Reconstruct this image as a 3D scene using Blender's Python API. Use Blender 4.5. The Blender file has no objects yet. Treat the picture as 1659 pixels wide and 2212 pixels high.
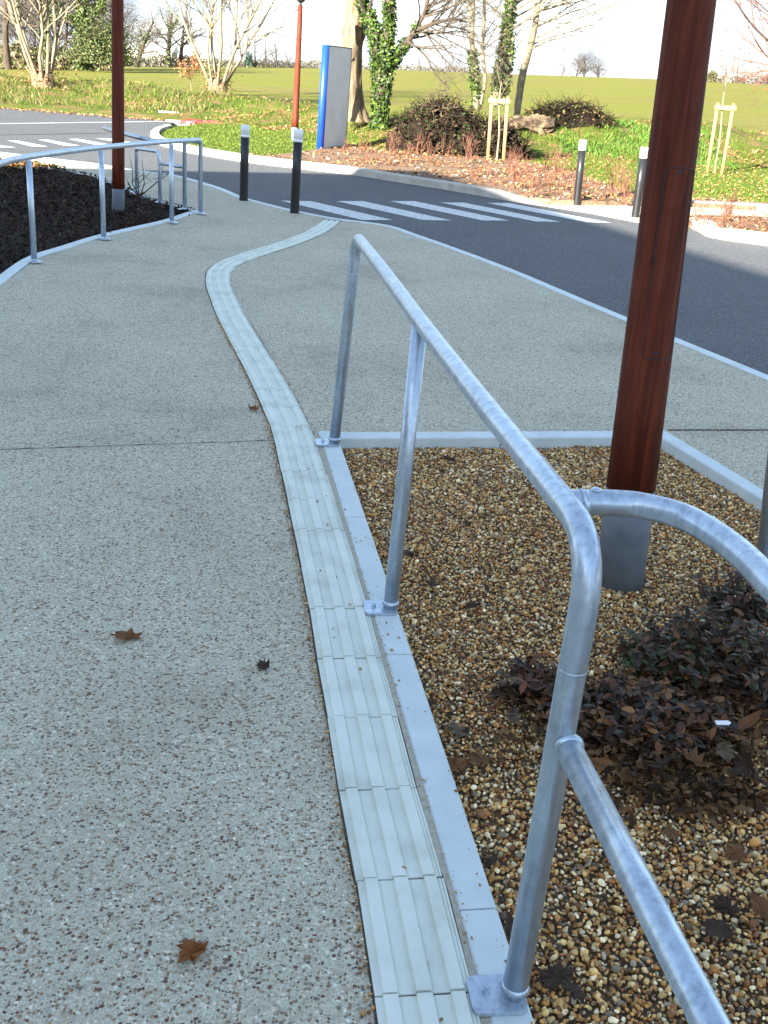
import bpy, math, random
import numpy as np
from mathutils import Vector, Matrix
from mathutils.geometry import tessellate_polygon
random.seed(7); RNG = np.random.default_rng(7)
SC = bpy.context.scene
COL = SC.collection

# ---------------------------------------------------------------- camera
PW, PH = 1659.0, 2212.0                  # the photograph's own measuring grid
FOC, SLOPE, HORY, CAMH = 2300.0, .075, 155.0, 1.65
RHO = math.atan(SLOPE); THETA = math.atan((PH/2-HORY)*math.cos(RHO)/FOC)
cF = np.array([0, math.cos(THETA), -math.sin(THETA)]); cR = np.array([1., 0, 0]); cU = np.array([0, math.sin(THETA), math.cos(THETA)])
def ray(x, y):
    u = x-PW/2; v = y-PH/2
    return cF*FOC + (u*math.cos(RHO)+v*math.sin(RHO))*cR + (u*math.sin(RHO)-v*math.cos(RHO))*cU
def at(x, y, z=0.0):                      # where the sight line meets height z
    d = ray(x, y); t = (z-CAMH)/d[2]; return np.array([0, 0, CAMH])+d*t
def atY(x, y, Y):
    d = ray(x, y); t = Y/d[1]; return np.array([0, 0, CAMH])+d*t
cam = bpy.data.objects.new('camera', bpy.data.cameras.new('camera')); COL.objects.link(cam)
cam.data.sensor_fit = 'VERTICAL'; cam.data.sensor_height = 36; cam.data.sensor_width = 27
cam.data.lens = 36*FOC/PH; cam.data.clip_start = .05; cam.data.clip_end = 3000
X = cR*math.cos(RHO)+cU*math.sin(RHO); Z = -cF; Y_ = np.cross(Z, X)
M4 = Matrix(((X[0], Y_[0], Z[0], 0), (X[1], Y_[1], Z[1], 0), (X[2], Y_[2], Z[2], CAMH), (0, 0, 0, 1)))
cam.matrix_world = M4
SC.camera = cam
# ---------------------------------------------------------------- light
SUN_EL = math.radians(18.0); SD = np.array([.52, .854]); SD = SD/np.linalg.norm(SD)   # shadows fall along SD
w = bpy.data.worlds.new('World'); SC.world = w; w.use_nodes = True
nt = w.node_tree; nt.nodes.clear()
sky = nt.nodes.new('ShaderNodeTexSky'); sky.sky_type = 'NISHITA'; sky.sun_disc = False
sky.sun_elevation = SUN_EL; sky.sun_rotation = math.atan2(-SD[0], -SD[1]) % (2*math.pi)
sky.air_density = 1.0; sky.dust_density = .35; sky.ozone_density = .35
tc = nt.nodes.new('ShaderNodeTexCoord'); mp = nt.nodes.new('ShaderNodeMapping'); mp.inputs['Scale'].default_value = (1.0, 1.0, 4.5)
nz = nt.nodes.new('ShaderNodeTexNoise'); nz.inputs['Scale'].default_value = 2.6; nz.inputs['Detail'].default_value = 6; nz.inputs['Roughness'].default_value = .55
cr = nt.nodes.new('ShaderNodeValToRGB'); cr.color_ramp.elements[0].position = .38; cr.color_ramp.elements[1].position = .62
cr.color_ramp.elements[0].color = (.80, .80, .80, 1); cr.color_ramp.elements[1].color = (.98, .98, .98, 1)
mx = nt.nodes.new('ShaderNodeMix'); mx.data_type = 'RGBA'
bg = nt.nodes.new('ShaderNodeBackground'); bg.inputs['Strength'].default_value = .075
wo = nt.nodes.new('ShaderNodeOutputWorld')
nt.links.new(tc.outputs['Generated'], mp.inputs['Vector']); nt.links.new(mp.outputs[0], nz.inputs['Vector'])
nt.links.new(nz.outputs['Fac'], cr.inputs[0]); 
sx = nt.nodes.new('ShaderNodeSeparateXYZ'); nt.links.new(tc.outputs['Generated'], sx.inputs[0])
fr = nt.nodes.new('ShaderNodeMapRange'); fr.inputs['From Min'].default_value = .06; fr.inputs['From Max'].default_value = .38; fr.inputs['To Min'].default_value = 1.0; fr.inputs['To Max'].default_value = .12
nt.links.new(sx.outputs['Z'], fr.inputs['Value']); ml = nt.nodes.new('ShaderNodeMath'); ml.operation = 'MULTIPLY'
nt.links.new(cr.outputs[0], ml.inputs[0]); nt.links.new(fr.outputs[0], ml.inputs[1]); nt.links.new(ml.outputs[0], mx.inputs['Factor'])
n2 = nt.nodes.new('ShaderNodeTexNoise'); n2.inputs['Scale'].default_value = 3.4; n2.inputs['Detail'].default_value = 7; n2.inputs['Roughness'].default_value = .6; n2.inputs['Distortion'].default_value = .5
mp2 = nt.nodes.new('ShaderNodeMapping'); mp2.inputs['Scale'].default_value = (1, 1, 6); nt.links.new(tc.outputs['Generated'], mp2.inputs['Vector']); nt.links.new(mp2.outputs[0], n2.inputs['Vector'])
r2 = nt.nodes.new('ShaderNodeValToRGB'); r2.color_ramp.elements[0].position = .40; r2.color_ramp.elements[1].position = .60; nt.links.new(n2.outputs['Fac'], r2.inputs[0])
m2 = nt.nodes.new('ShaderNodeMix'); m2.data_type = 'RGBA'; nt.links.new(r2.outputs[0], m2.inputs['Factor'])
m2.inputs['A'].default_value = (1.6, 2.12, 2.9, 1); m2.inputs['B'].default_value = (2.6, 2.85, 3.1, 1)   # blue gaps and thin high cloud, in the sky texture's own units
nt.links.new(sky.outputs[0], mx.inputs['A']); nt.links.new(m2.outputs['Result'], mx.inputs['B'])
nt.links.new(mx.outputs['Result'], bg.inputs['Color']); nt.links.new(bg.outputs[0], wo.inputs['Surface'])
sun = bpy.data.objects.new('sun', bpy.data.lights.new('sun', 'SUN')); COL.objects.link(sun)
sun.data.energy = 5.0; sun.data.angle = math.radians(.53); sun.data.color = (1.0, .94, .82)
ld = Vector((SD[0]*math.cos(SUN_EL), SD[1]*math.cos(SUN_EL), -math.sin(SUN_EL)))
sun.rotation_euler = ld.to_track_quat('-Z', 'Y').to_euler()
SC.view_settings.view_transform = 'Standard'; SC.view_settings.look = 'None'
SC.view_settings.exposure = 2.75; SC.view_settings.gamma = 1

# ---------------------------------------------------------------- helpers
def mesh(name, V, F, mat=None, parent=None, smooth=False, col=None):
    """V (n,3); F list of int arrays (m,k) or of plain index lists"""
    V = np.asarray(V, dtype=np.float32).reshape(-1, 3)
    me = bpy.data.meshes.new(name)
    if isinstance(F, np.ndarray): F = [F]
    if len(F) and isinstance(F[0], np.ndarray) and F[0].ndim == 2:
        tot = np.concatenate([np.full(len(f), f.shape[1], dtype=np.int32) for f in F])
        idx = np.concatenate([f.reshape(-1) for f in F]).astype(np.int32)
        st = np.concatenate([[0], np.cumsum(tot)[:-1]]).astype(np.int32)
        me.vertices.add(len(V)); me.vertices.foreach_set('co', V.reshape(-1))
        me.loops.add(len(idx)); me.loops.foreach_set('vertex_index', idx)
        me.polygons.add(len(tot)); me.polygons.foreach_set('loop_start', st); me.polygons.foreach_set('loop_total', tot)
        me.update(calc_edges=True)
    else:
        me.from_pydata([tuple(map(float, v)) for v in V], [], [tuple(int(i) for i in f) for f in F]); me.update()
    if smooth: me.polygons.foreach_set('use_smooth', np.ones(len(me.polygons), dtype=bool))
    if col is not None:
        a = me.color_attributes.new('Col', 'FLOAT_COLOR', 'POINT')
        c = np.ones((len(V), 4), dtype=np.float32); c[:, :3] = col; a.data.foreach_set('color', c.reshape(-1))
    if mat: me.materials.append(mat)
    o = bpy.data.objects.new(name, me); COL.objects.link(o)
    if parent: o.parent = parent
    return o
class MB:
    def __init__(s): s.V = []; s.F = []; s.n = 0
    def add(s, V, F):
        s.V += [tuple(v) for v in V]; s.F += [[i+s.n for i in f] for f in F]; s.n += len(V)
    def box(s, c, sz, ax=(1, 0, 0), ay=(0, 1, 0), az=(0, 0, 1)):
        c = np.array(c, float); A = [np.array(a, float)*h/2 for a, h in zip((ax, ay, az), sz)]
        V = [c+i*A[0]+j*A[1]+k*A[2] for k in (-1, 1) for j in (-1, 1) for i in (-1, 1)]
        s.add(V, [[0, 2, 3, 1], [4, 5, 7, 6], [0, 1, 5, 4], [2, 6, 7, 3], [0, 4, 6, 2], [1, 3, 7, 5]])
    def tube(s, P, R, k=16, cap=True):
        P = np.array(P, float); n = len(P); R = np.full(n, R) if np.isscalar(R) else np.array(R)
        T = np.gradient(P, axis=0); T /= np.linalg.norm(T, axis=1)[:, None]
        a = np.array([0, 0, 1.]) if abs(T[0][2]) < .9 else np.array([1., 0, 0])
        N = a-T[0]*(a@T[0]); N /= np.linalg.norm(N); V = []
        for i in range(n):
            N = N-T[i]*(N@T[i]); N /= np.linalg.norm(N); B = np.cross(T[i], N)
            for j in range(k):
                t = 2*math.pi*j/k; V.append(P[i]+R[i]*(math.cos(t)*N+math.sin(t)*B))
        F = [[i*k+j, i*k+(j+1) % k, (i+1)*k+(j+1) % k, (i+1)*k+j] for i in range(n-1) for j in range(k)]
        if cap: F += [list(range(k))[::-1], [(n-1)*k+j for j in range(k)]]
        s.add(V, F)
    def build(s, name, mat, parent=None, smooth=False):
        o = mesh(name, s.V, s.F, mat, parent, False)
        if smooth:
            for p in o.data.polygons:
                p.use_smooth = len(p.vertices) <= 4
        return o
def tag(o, label=None, cat=None, group=None, kind=None):
    if label: o['label'] = label
    if cat: o['category'] = cat
    if group: o['group'] = group
    if kind: o['kind'] = kind
    return o
def thing(name, label, cat, loc=(0, 0, 0), group=None):
    o = bpy.data.objects.new(name, None); COL.objects.link(o); o.location = tuple(map(float, loc)); o.empty_display_size = .1
    return tag(o, label, cat, group)
def relto(o, P): return np.asarray(P, float)-np.array(o.location)
def copy_tree(o, parent=None):
    c = o.copy(); COL.objects.link(c)
    if parent: c.parent = parent
    for ch in list(o.children): copy_tree(ch, c)
    return c
def catmull(P, n=8):
    P = np.array(P, float); Q = np.vstack([2*P[0]-P[1], P, 2*P[-1]-P[-2]]); out = []
    for i in range(1, len(Q)-2):
        for k in range(n):
            t = k/n; out.append(.5*((2*Q[i])+(-Q[i-1]+Q[i+1])*t+(2*Q[i-1]-5*Q[i]+4*Q[i+1]-Q[i+2])*t*t+(-Q[i-1]+3*Q[i]-3*Q[i+1]+Q[i+2])*t**3))
    out.append(P[-1]); return np.array(out)
def resample(P, d):
    P = np.array(P); L = np.concatenate([[0], np.cumsum(np.linalg.norm(np.diff(P, axis=0), axis=1))])
    s = np.arange(0, L[-1], d); return np.stack([np.interp(s, L, P[:, i]) for i in range(P.shape[1])], 1)
def fillet(P, r, n=8):                    # polyline with rounded corners
    P = [np.array(p, float) for p in P]; out = [P[0]]
    for i in range(1, len(P)-1):
        a = P[i-1]-P[i]; b = P[i+1]-P[i]; la = np.linalg.norm(a); lb = np.linalg.norm(b); a /= la; b /= lb
        rr = min(r, la*.49, lb*.49)
        for k in range(n+1):
            t = k/n; out.append((1-t)**2*(P[i]+a*rr)+2*t*(1-t)*P[i]+t*t*(P[i]+b*rr))
    out.append(P[-1]); return np.array(out)
def poly_sheet(name, loops, z, mat):
    loops = [[(float(p[0]), float(p[1]), 0.0) for p in L] for L in loops]
    T = tessellate_polygon([[Vector(p) for p in L] for L in loops]); flat = [p for L in loops for p in L]
    V = [(p[0], p[1], z) for p in flat]; F = []
    for a, b, c in T:
        n = (V[b][0]-V[a][0])*(V[c][1]-V[a][1])-(V[b][1]-V[a][1])*(V[c][0]-V[a][0])
        if abs(n) > 1e-9: F.append([a, b, c] if n > 0 else [a, c, b])
    if z > .02:
        s0 = 0
        for Lp_ in loops:
            m = len(Lp_); b0_ = len(V); V += [(p[0], p[1], z-.2) for p in Lp_]
            F += [[s0+i, b0_+i, b0_+(i+1) % m, s0+(i+1) % m] for i in range(m)]; s0 += m
    o = mesh(name, V, F, mat); tag(o, kind='structure'); return o
def strip(name, L, Rr, z, mat, th=None):
    """solid strip between two matching edges"""
    L = np.array(L)[:, :2]; Rr = np.array(Rr)[:, :2]; n = len(L); V = []; F = []
    z0 = z-(th or .05)
    for i in range(n): V += [(*L[i], z0), (*L[i], z), (*Rr[i], z), (*Rr[i], z0)]
    for i in range(n-1):
        a = 4*i; b = a+4
        F += [[a, a+1, b+1, b], [a+1, a+2, b+2, b+1], [a+2, a+3, b+3, b+2]]
    F += [[0, 3, 2, 1], [4*n-4, 4*n-3, 4*n-2, 4*n-1]]
    return tag(mesh(name, V, F, mat), kind='structure')
def off(P, d):
    P = np.array(P)[:, :2]; T = np.gradient(P, axis=0); T /= np.linalg.norm(T, axis=1)[:, None]
    return P+np.stack([-T[:, 1], T[:, 0]], 1)*d
def inpoly(P, poly):
    x, y = P[:, 0], P[:, 1]; r = np.zeros(len(P), bool); n = len(poly)
    for i in range(n):
        x1, y1 = poly[i][:2]; x2, y2 = poly[(i+1) % n][:2]
        c = ((y1 > y) != (y2 > y)) & (x < (x2-x1)*(y-y1)/((y2-y1) if y2 != y1 else 1e-9)+x1); r ^= c
    return r
# ---------------------------------------------------------------- materials
def ramp(nt, els):
    r = nt.nodes.new('ShaderNodeValToRGB'); e = r.color_ramp.elements
    while len(e) < len(els): e.new(.5)
    for k, (p, c) in enumerate(els): e[k].position = p; e[k].color = (*c, 1)
    return r
def base(name, rough=.8, metal=0, spec=.5):
    m = bpy.data.materials.new(name); m.use_nodes = True; n = m.node_tree; b = n.nodes['Principled BSDF']
    b.inputs['Roughness'].default_value = rough; b.inputs['Metallic'].default_value = metal; b.inputs['Specular IOR Level'].default_value = spec
    return m, n, b
def coords(n, scale=(1, 1, 1), rot=(0, 0, 0)):
    t = n.nodes.new('ShaderNodeTexCoord'); mp = n.nodes.new('ShaderNodeMapping'); mp.inputs['Scale'].default_value = scale; mp.inputs['Rotation'].default_value = rot
    n.links.new(t.outputs['Object'], mp.inputs[0]); return mp.outputs[0]
def noise(n, v, s, d=4, r=.55, dist=0):
    t = n.nodes.new('ShaderNodeTexNoise'); t.inputs['Scale'].default_value = s; t.inputs['Detail'].default_value = d; t.inputs['Roughness'].default_value = r; t.inputs['Distortion'].default_value = dist
    n.links.new(v, t.inputs['Vector']); return t.outputs['Fac']
def mix(n, f, a, b, mode='MIX'):
    m = n.nodes.new('ShaderNodeMix'); m.data_type = 'RGBA'; m.blend_type = mode
    for s, k in ((f, 'Factor'), (a, 'A'), (b, 'B')):
        if isinstance(s, (int, float)): m.inputs[k].default_value = s if k == 'Factor' else (s, s, s, 1)
        elif isinstance(s, tuple): m.inputs[k].default_value = (*s, 1)
        else: n.links.new(s, m.inputs[k])
    return m.outputs['Result']
def bump(n, b, h, st=.3, dist=.01, prev=None):
    k = n.nodes.new('ShaderNodeBump'); k.inputs['Strength'].default_value = st; k.inputs['Distance'].default_value = dist
    n.links.new(h, k.inputs['Height'])
    if prev is not None: n.links.new(prev, k.inputs['Normal'])
    n.links.new(k.outputs[0], b.inputs['Normal']); return k.outputs[0]
def simple(name, els, scale=6, rough=.8, bs=0, bsc=40, metal=0, stretch=(1, 1, 1), detail=5, spec=.4):
    m, n, b = base(name, rough, metal, spec); v = coords(n, stretch); f = noise(n, v, scale, detail)
    r = ramp(n, els); n.links.new(f, r.inputs[0]); n.links.new(r.outputs[0], b.inputs['Base Color'])
    if bs: bump(n, b, noise(n, v, bsc, 4), bs, .01)
    return m
def attr_mat(name, rough=.7, var=0, spec=.35, transl=0):
    m, n, b = base(name, rough, 0, spec); a = n.nodes.new('ShaderNodeAttribute'); a.attribute_name = 'Col'
    c = a.outputs['Color']
    if var:
        v = coords(n); c = mix(n, var, c, ramp_out(n, noise(n, v, 90, 3), [(.3, (.25,)*3), (.7, (1.,)*3)]), 'MULTIPLY')
    n.links.new(c, b.inputs['Base Color'])
    if transl: b.inputs['Subsurface Weight'].default_value = 0
    return m
def ramp_out(n, f, els):
    r = ramp(n, els); n.links.new(f, r.inputs[0]); return r.outputs[0]
def voro(n, v, s, feat='F1'):
    t = n.nodes.new('ShaderNodeTexVoronoi'); t.feature = feat; t.inputs['Scale'].default_value = s; n.links.new(v, t.inputs['Vector']); return t
def aggregate():
    m, n, b = base('exposed_aggregate', .75, 0, .35); v = coords(n)
    vw = n.nodes.new('ShaderNodeVectorMath'); vw.operation = 'ADD'
    nn = n.nodes.new('ShaderNodeTexNoise'); nn.inputs['Scale'].default_value = 160; n.links.new(v, nn.inputs['Vector'])
    sc = n.nodes.new('ShaderNodeVectorMath'); sc.operation = 'SCALE'; sc.inputs['Scale'].default_value = .006; n.links.new(nn.outputs['Color'], sc.inputs[0])
    n.links.new(v, vw.inputs[0]); n.links.new(sc.outputs[0], vw.inputs[1]); v2 = vw.outputs[0]
    t = voro(n, v2, 135); sep = n.nodes.new('ShaderNodeSeparateColor'); n.links.new(t.outputs['Color'], sep.inputs[0])
    stone = ramp_out(n, sep.outputs[0], [(0, (.10, .045, .03)), (.09, (.17, .08, .045)), (.20, (.34, .22, .12)), (.30, (.13, .12, .10)), (.40, (.48, .38, .25)), (.60, (.40, .37, .30)), (.84, (.60, .53, .40)), (1, (.80, .74, .60))])
    r = n.nodes.new('ShaderNodeMath'); r.operation = 'ADD'; n.links.new(t.outputs['Distance'], r.inputs[0])
    g = n.nodes.new('ShaderNodeMath'); g.operation = 'MULTIPLY'; g.inputs[1].default_value = .55; n.links.new(sep.outputs[1], g.inputs[0]); n.links.new(g.outputs[0], r.inputs[1])
    mask = ramp_out(n, r.outputs[0], [(.0, (1, 1, 1)), (.66, (1, 1, 1)), (.86, (0, 0, 0))])
    cement = ramp_out(n, noise(n, v, 150, 6, .75), [(.32, (.25, .225, .165)), (.5, (.52, .49, .37)), (.68, (.70, .66, .51))])
    c = mix(n, mask, cement, stone)
    c = mix(n, .6, c, ramp_out(n, noise(n, v, .9, 8, .65), [(.34, (.60, .57, .53)), (.46, (.86, .85, .83)), (.62, (1, 1, 1))]), 'MULTIPLY')
    n.links.new(c, b.inputs['Base Color'])
    bump(n, b, mask, .55, .0035, bump(n, b, noise(n, v, 260, 3), .3, .002)); return m
def asphalt():
    m, n, b = base('asphalt', .82, 0, .35); v = coords(n); t = voro(n, v, 110)
    sep = n.nodes.new('ShaderNodeSeparateColor'); n.links.new(t.outputs['Color'], sep.inputs[0])
    c = ramp_out(n, sep.outputs[0], [(0, (.055, .058, .062)), (.7, (.100, .103, .107)), (.93, (.15, .15, .148)), (1, (.26, .25, .23))])
    c = mix(n, .7, c, ramp_out(n, noise(n, v, .7, 5), [(.3, (.78, .78, .80)), (.7, (1, 1, 1))]), 'MULTIPLY')
    n.links.new(c, b.inputs['Base Color']); bump(n, b, t.outputs['Distance'], .6, .004); return m
def galv():
    m, n, b = base('galvanised_steel', .38, .62, .5); v = coords(n); t = voro(n, v, 60)
    sep = n.nodes.new('ShaderNodeSeparateColor'); n.links.new(t.outputs['Color'], sep.inputs[0])
    c = ramp_out(n, sep.outputs[0], [(0, (.47, .55, .63)), (1, (.56, .64, .72))])
    c = mix(n, .5, c, ramp_out(n, noise(n, v, 9, 6, .65), [(.32, (.74, .75, .77)), (.5, (.92, .92, .92)), (.72, (1, 1, 1))]), 'MULTIPLY')
    v3 = coords(n, (14, 14, 1.2)); c = mix(n, .55, c, ramp_out(n, noise(n, v3, 3.5, 5, .7), [(.38, (.55, .56, .58)), (.52, (1, 1, 1))]), 'MULTIPLY')
    n.links.new(c, b.inputs['Base Color'])
    rr = n.nodes.new('ShaderNodeMapRange'); rr.inputs['To Min'].default_value = .20; rr.inputs['To Max'].default_value = .48
    n.links.new(noise(n, v, 14, 4), rr.inputs['Value']); n.links.new(rr.outputs[0], b.inputs['Roughness'])
    bump(n, b, noise(n, v, 30, 4), .12, .003); return m
def timber():
    m, n, b = base('red_stained_timber', .68, 0, .22); v = coords(n, (26, 26, 1.1))
    c = ramp_out(n, noise(n, v, 1.6, 8, .6, .6), [(.3, (.055, .011, .005)), (.5, (.115, .023, .009)), (.68, (.18, .040, .016))])
    v2 = coords(n, (1, 1, .42)); k = voro(n, v2, 5.5)
    kn = ramp_out(n, k.outputs['Distance'], [(0, (.12, .08, .08)), (.075, (.2, .15, .15)), (.13, (1, 1, 1))])
    c = mix(n, .9, c, kn, 'MULTIPLY')
    c = mix(n, .5, c, ramp_out(n, noise(n, coords(n), 7, 4), [(.35, (.6, .5, .5)), (.65, (1, 1, 1))]), 'MULTIPLY')
    n.links.new(c, b.inputs['Base Color']); bump(n, b, noise(n, v, 4, 6), .25, .003); return m
def field_mat():
    m, n, b = base('sown_field', .95, 0, .1); v = coords(n)
    soil = ramp_out(n, noise(n, coords(n, (.25, 1.4, 1)), 1.2, 8, .6), [(.35, (.12, .085, .034)), (.6, (.19, .15, .06))])
    crop = ramp_out(n, noise(n, coords(n, (.3, 2.2, 1)), 1.6, 8, .65), [(.35, (.115, .13, .012)), (.65, (.185, .19, .028))])
    f = ramp_out(n, noise(n, coords(n, (.10, .35, 1)), .8, 9, .62), [(.36, (.25,)*3), (.60, (1,)*3)])
    c = mix(n, f, soil, crop)
    n.links.new(c, b.inputs['Base Color']); bump(n, b, noise(n, v, 5, 6, .7), .7, .08); return m
def grass_mat():
    m, n, b = base('grass_ground', .95, 0, .1); v = coords(n)
    g = ramp_out(n, noise(n, v, 9, 8, .7), [(.3, (.05, .068, .01)), (.5, (.08, .11, .015)), (.72, (.14, .16, .032))])
    d = ramp_out(n, noise(n, v, 22, 8, .7), [(.35, (.13, .075, .035)), (.6, (.25, .15, .07))])
    f = ramp_out(n, noise(n, v, 1.1, 8, .65), [(.48, (0,)*3), (.60, (1,)*3)])
    n.links.new(mix(n, f, g, d), b.inputs['Base Color']); bump(n, b, noise(n, v, 35, 6, .7), .8, .03); return m
M = {}
M['agg'] = aggregate(); M['asphalt'] = asphalt(); M['galv'] = galv(); M['timber'] = timber(); M['field'] = field_mat(); M['grass'] = grass_mat()
M['lawn'] = simple('lawn_ground', [(.3, (.06, .09, .010)), (.55, (.10, .145, .018)), (.75, (.16, .17, .035))], 7, .95, .7, 45, spec=.1)
M['kerb_blue'] = simple('smooth_concrete', [(.3, (.52, .57, .56)), (.7, (.62, .67, .66))], 7, .75, .12, 160)
M['kerb_white'] = simple('pale_kerb_concrete', [(.3, (.32, .305, .265)), (.7, (.44, .42, .37))], 5, .85, .2, 90)
M['tile'] = simple('pale_tactile_concrete', [(.25, (.54, .55, .46)), (.5, (.66, .68, .59)), (.75, (.72, .74, .66))], 9, .7, .15, 180)
M['mortar'] = simple('mortar', [(.3, (.34, .30, .23)), (.7, (.48, .44, .35))], 60, .9, .5, 160)
M['joint'] = simple('dark_joint', [(.3, (.03, .025, .02)), (.7, (.12, .09, .06))], 70, .95, .5, 120)
M['jointpale'] = simple('pale_joint', [(.35, (.13, .12, .10)), (.55, (.40, .38, .31))], 20, .9, .3, 120)
M['soil'] = simple('gravel_soil', [(.3, (.07, .042, .022)), (.7, (.17, .11, .06))], 60, .95, .5, 120)
M['mulch'] = simple('dark_bark_mulch', [(.3, (.008, .006, .005)), (.55, (.02, .013, .009)), (.75, (.05, .03, .018))], 28, .95, .9, 45, spec=.1)
M['earth'] = simple('dark_earth', [(.3, (.006, .005, .004)), (.7, (.022, .016, .011))], 12, .95, .9, 30, spec=.05)  # earth and roots darkened so the heap's shade sits in their colour
M['root'] = simple('dark_roots', [(.3, (.012, .009, .007)), (.7, (.05, .036, .024))], 8, .95, .4, 30, spec=.05)
M['litter'] = simple('leafy_mulch', [(.3, (.09, .055, .035)), (.5, (.19, .12, .075)), (.7, (.31, .22, .15))], 22, .95, .9, 40, spec=.1)
M['paint'] = simple('road_paint', [(.30, (.16, .165, .16)), (.42, (.50, .51, .50)), (.7, (.66, .67, .65))], 22, .75, .2, 90, detail=8)
M['sand'] = simple('sandy_paving', [(.3, (.34, .27, .20)), (.7, (.48, .39, .30))], 30, .9, .3, 120)
M['black'] = simple('black_paint', [(.3, (.010, .010, .011)), (.7, (.018, .018, .02))], 5, .35)
M['white'] = simple('white_plastic', [(.3, (.74, .75, .76)), (.7, (.82, .82, .82))], 5, .4)
M['zinc'] = simple('zinc_sleeve', [(.3, (.10, .12, .14)), (.7, (.18, .205, .225))], 7, .6, .1, 30, metal=.1)
M['blue'] = simple('blue_paint', [(.3, (.008, .045, .42)), (.7, (.012, .06, .5))], 3, .4)
M['signgrey'] = simple('grey_sign_panel', [(.3, (.46, .47, .45)), (.7, (.56, .57, .55))], 2, .5)
M['dark'] = simple('dark_metal', [(.3, (.02, .02, .022)), (.7, (.035, .035, .04))], 5, .4)
M['stake'] = simple('peeled_pine_stake', [(.3, (.26, .16, .06)), (.7, (.38, .25, .11))], 8, .8, .3, 30, stretch=(3, 3, .6))
M['bark'] = simple('brown_bark', [(.3, (.05, .032, .018)), (.5, (.15, .105, .062)), (.7, (.27, .20, .125))], 7, .95, 1.0, 12, stretch=(3, 3, .35), detail=8)
M['bark_pale'] = simple('pale_bark', [(.3, (.10, .08, .05)), (.6, (.22, .185, .12)), (.75, (.32, .28, .20))], 5, .9, .5, 20, stretch=(2, 2, .7), detail=7)
M['bark_dark'] = simple('dark_bark', [(.3, (.018, .013, .010)), (.7, (.085, .062, .042))], 6, .95, .7, 18, stretch=(2, 2, .5))
M['twig'] = simple('twig_bark', [(.3, (.05, .036, .025)), (.7, (.13, .10, .072))], 4, .9)
M['twig_far'] = simple('distant_twigs', [(.3, (.06, .05, .042)), (.7, (.13, .11, .095))], 1, .95)
M['wood_cut'] = simple('weathered_log', [(.36, (.02, .013, .008)), (.52, (.09, .062, .036)), (.72, (.20, .145, .085))], 5, .9, .8, 14, stretch=(1, 1, 1), detail=8)
M['leaf'] = attr_mat('leaf', .6, 0, .4); M['blade'] = attr_mat('grass_blade', .75, 0, .2); M['dryleaf'] = attr_mat('fallen_leaf', .8, 0, .2)
M['pebble'] = attr_mat('pebble', .55, .35, .45)
M['red'] = simple('red_plastic', [(.3, (.45, .02, .02)), (.7, (.6, .03, .03))], 4, .5)
M['roof'] = simple('pale_roof_sheet', [(.3, (.5, .5, .5)), (.7, (.62, .62, .6))], 2, .7)
M['render'] = simple('rendered_wall', [(.3, (.34, .31, .27)), (.7, (.42, .39, .34))], 2, .9)
M['glassdark'] = simple('dark_glass', [(.3, (.02, .025, .03)), (.7, (.04, .045, .05))], 2, .1)
M['redstem'] = simple('red_stem', [(.3, (.10, .04, .025)), (.7, (.22, .095, .06))], 3, .8)
M['conc'] = simple('grey_concrete', [(.3, (.3, .29, .27)), (.7, (.42, .41, .38))], 4, .9)

# ---------------------------------------------------------------- terrain
CREST = np.array([[-60, 46, .5], [-15, 40, .55], [-9, 39, .6], [-5.5, 37, .55], [-3, 33, .5], [-1.2, 29.5, .5], [-.5, 28.5, .5], [1.5, 29.5, .55], [4, 31, .75], [7, 32, .85], [12, 34, .75], [20, 37, .6], [60, 45, .5]])
RIDGE = [(-500, 141), (0, 141), (400, 143), (830, 150), (1134, 161), (1400, 170), (1605, 180), (1659, 183), (2300, 215)]
RW = np.array([atY(px, py, 200.0) for px, py in RIDGE])
def hgt(x, y):
    x = np.asarray(x, float); y = np.asarray(y, float)
    cy = np.interp(x, CREST[:, 0], CREST[:, 1]); ch = np.interp(x, CREST[:, 0], CREST[:, 2])
    wob = .10*np.sin(x*1.3+y*.7)+.07*np.sin(x*2.9-y*2.1)+.04*np.sin(x*6.1+y*5.3)
    zr = np.interp(x*200/np.maximum(y, 20), RW[:, 0], RW[:, 2])
    t = np.clip((y-cy)/(200-cy), 0, 1.0)
    fld = .12*(1-t)+zr*t
    fld = np.where(y > 200, np.maximum(zr-.035*(y-200), -6)+np.clip((y-330)/300, 0, 1)*(7.2), fld)
    fw = np.where(x > -4, 5.0, 6.0)
    d = y-cy
    up = np.clip((d+fw)/fw, 0, 1); up = up*up*(3-2*up)
    dn = np.clip(1-d/6.0, 0, 1); dn = dn*dn*(3-2*dn)
    near = -.12+.18*np.clip((y-(cy-fw-1.5))/1.5, 0, 1)
    bank = np.where(d < 0, near+(ch-.06+wob)*up, .06+(ch-.06+wob)*dn)
    b = np.where(d < 0, bank, np.maximum(bank, fld)*dn+fld*(1-dn))
    return b
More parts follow.
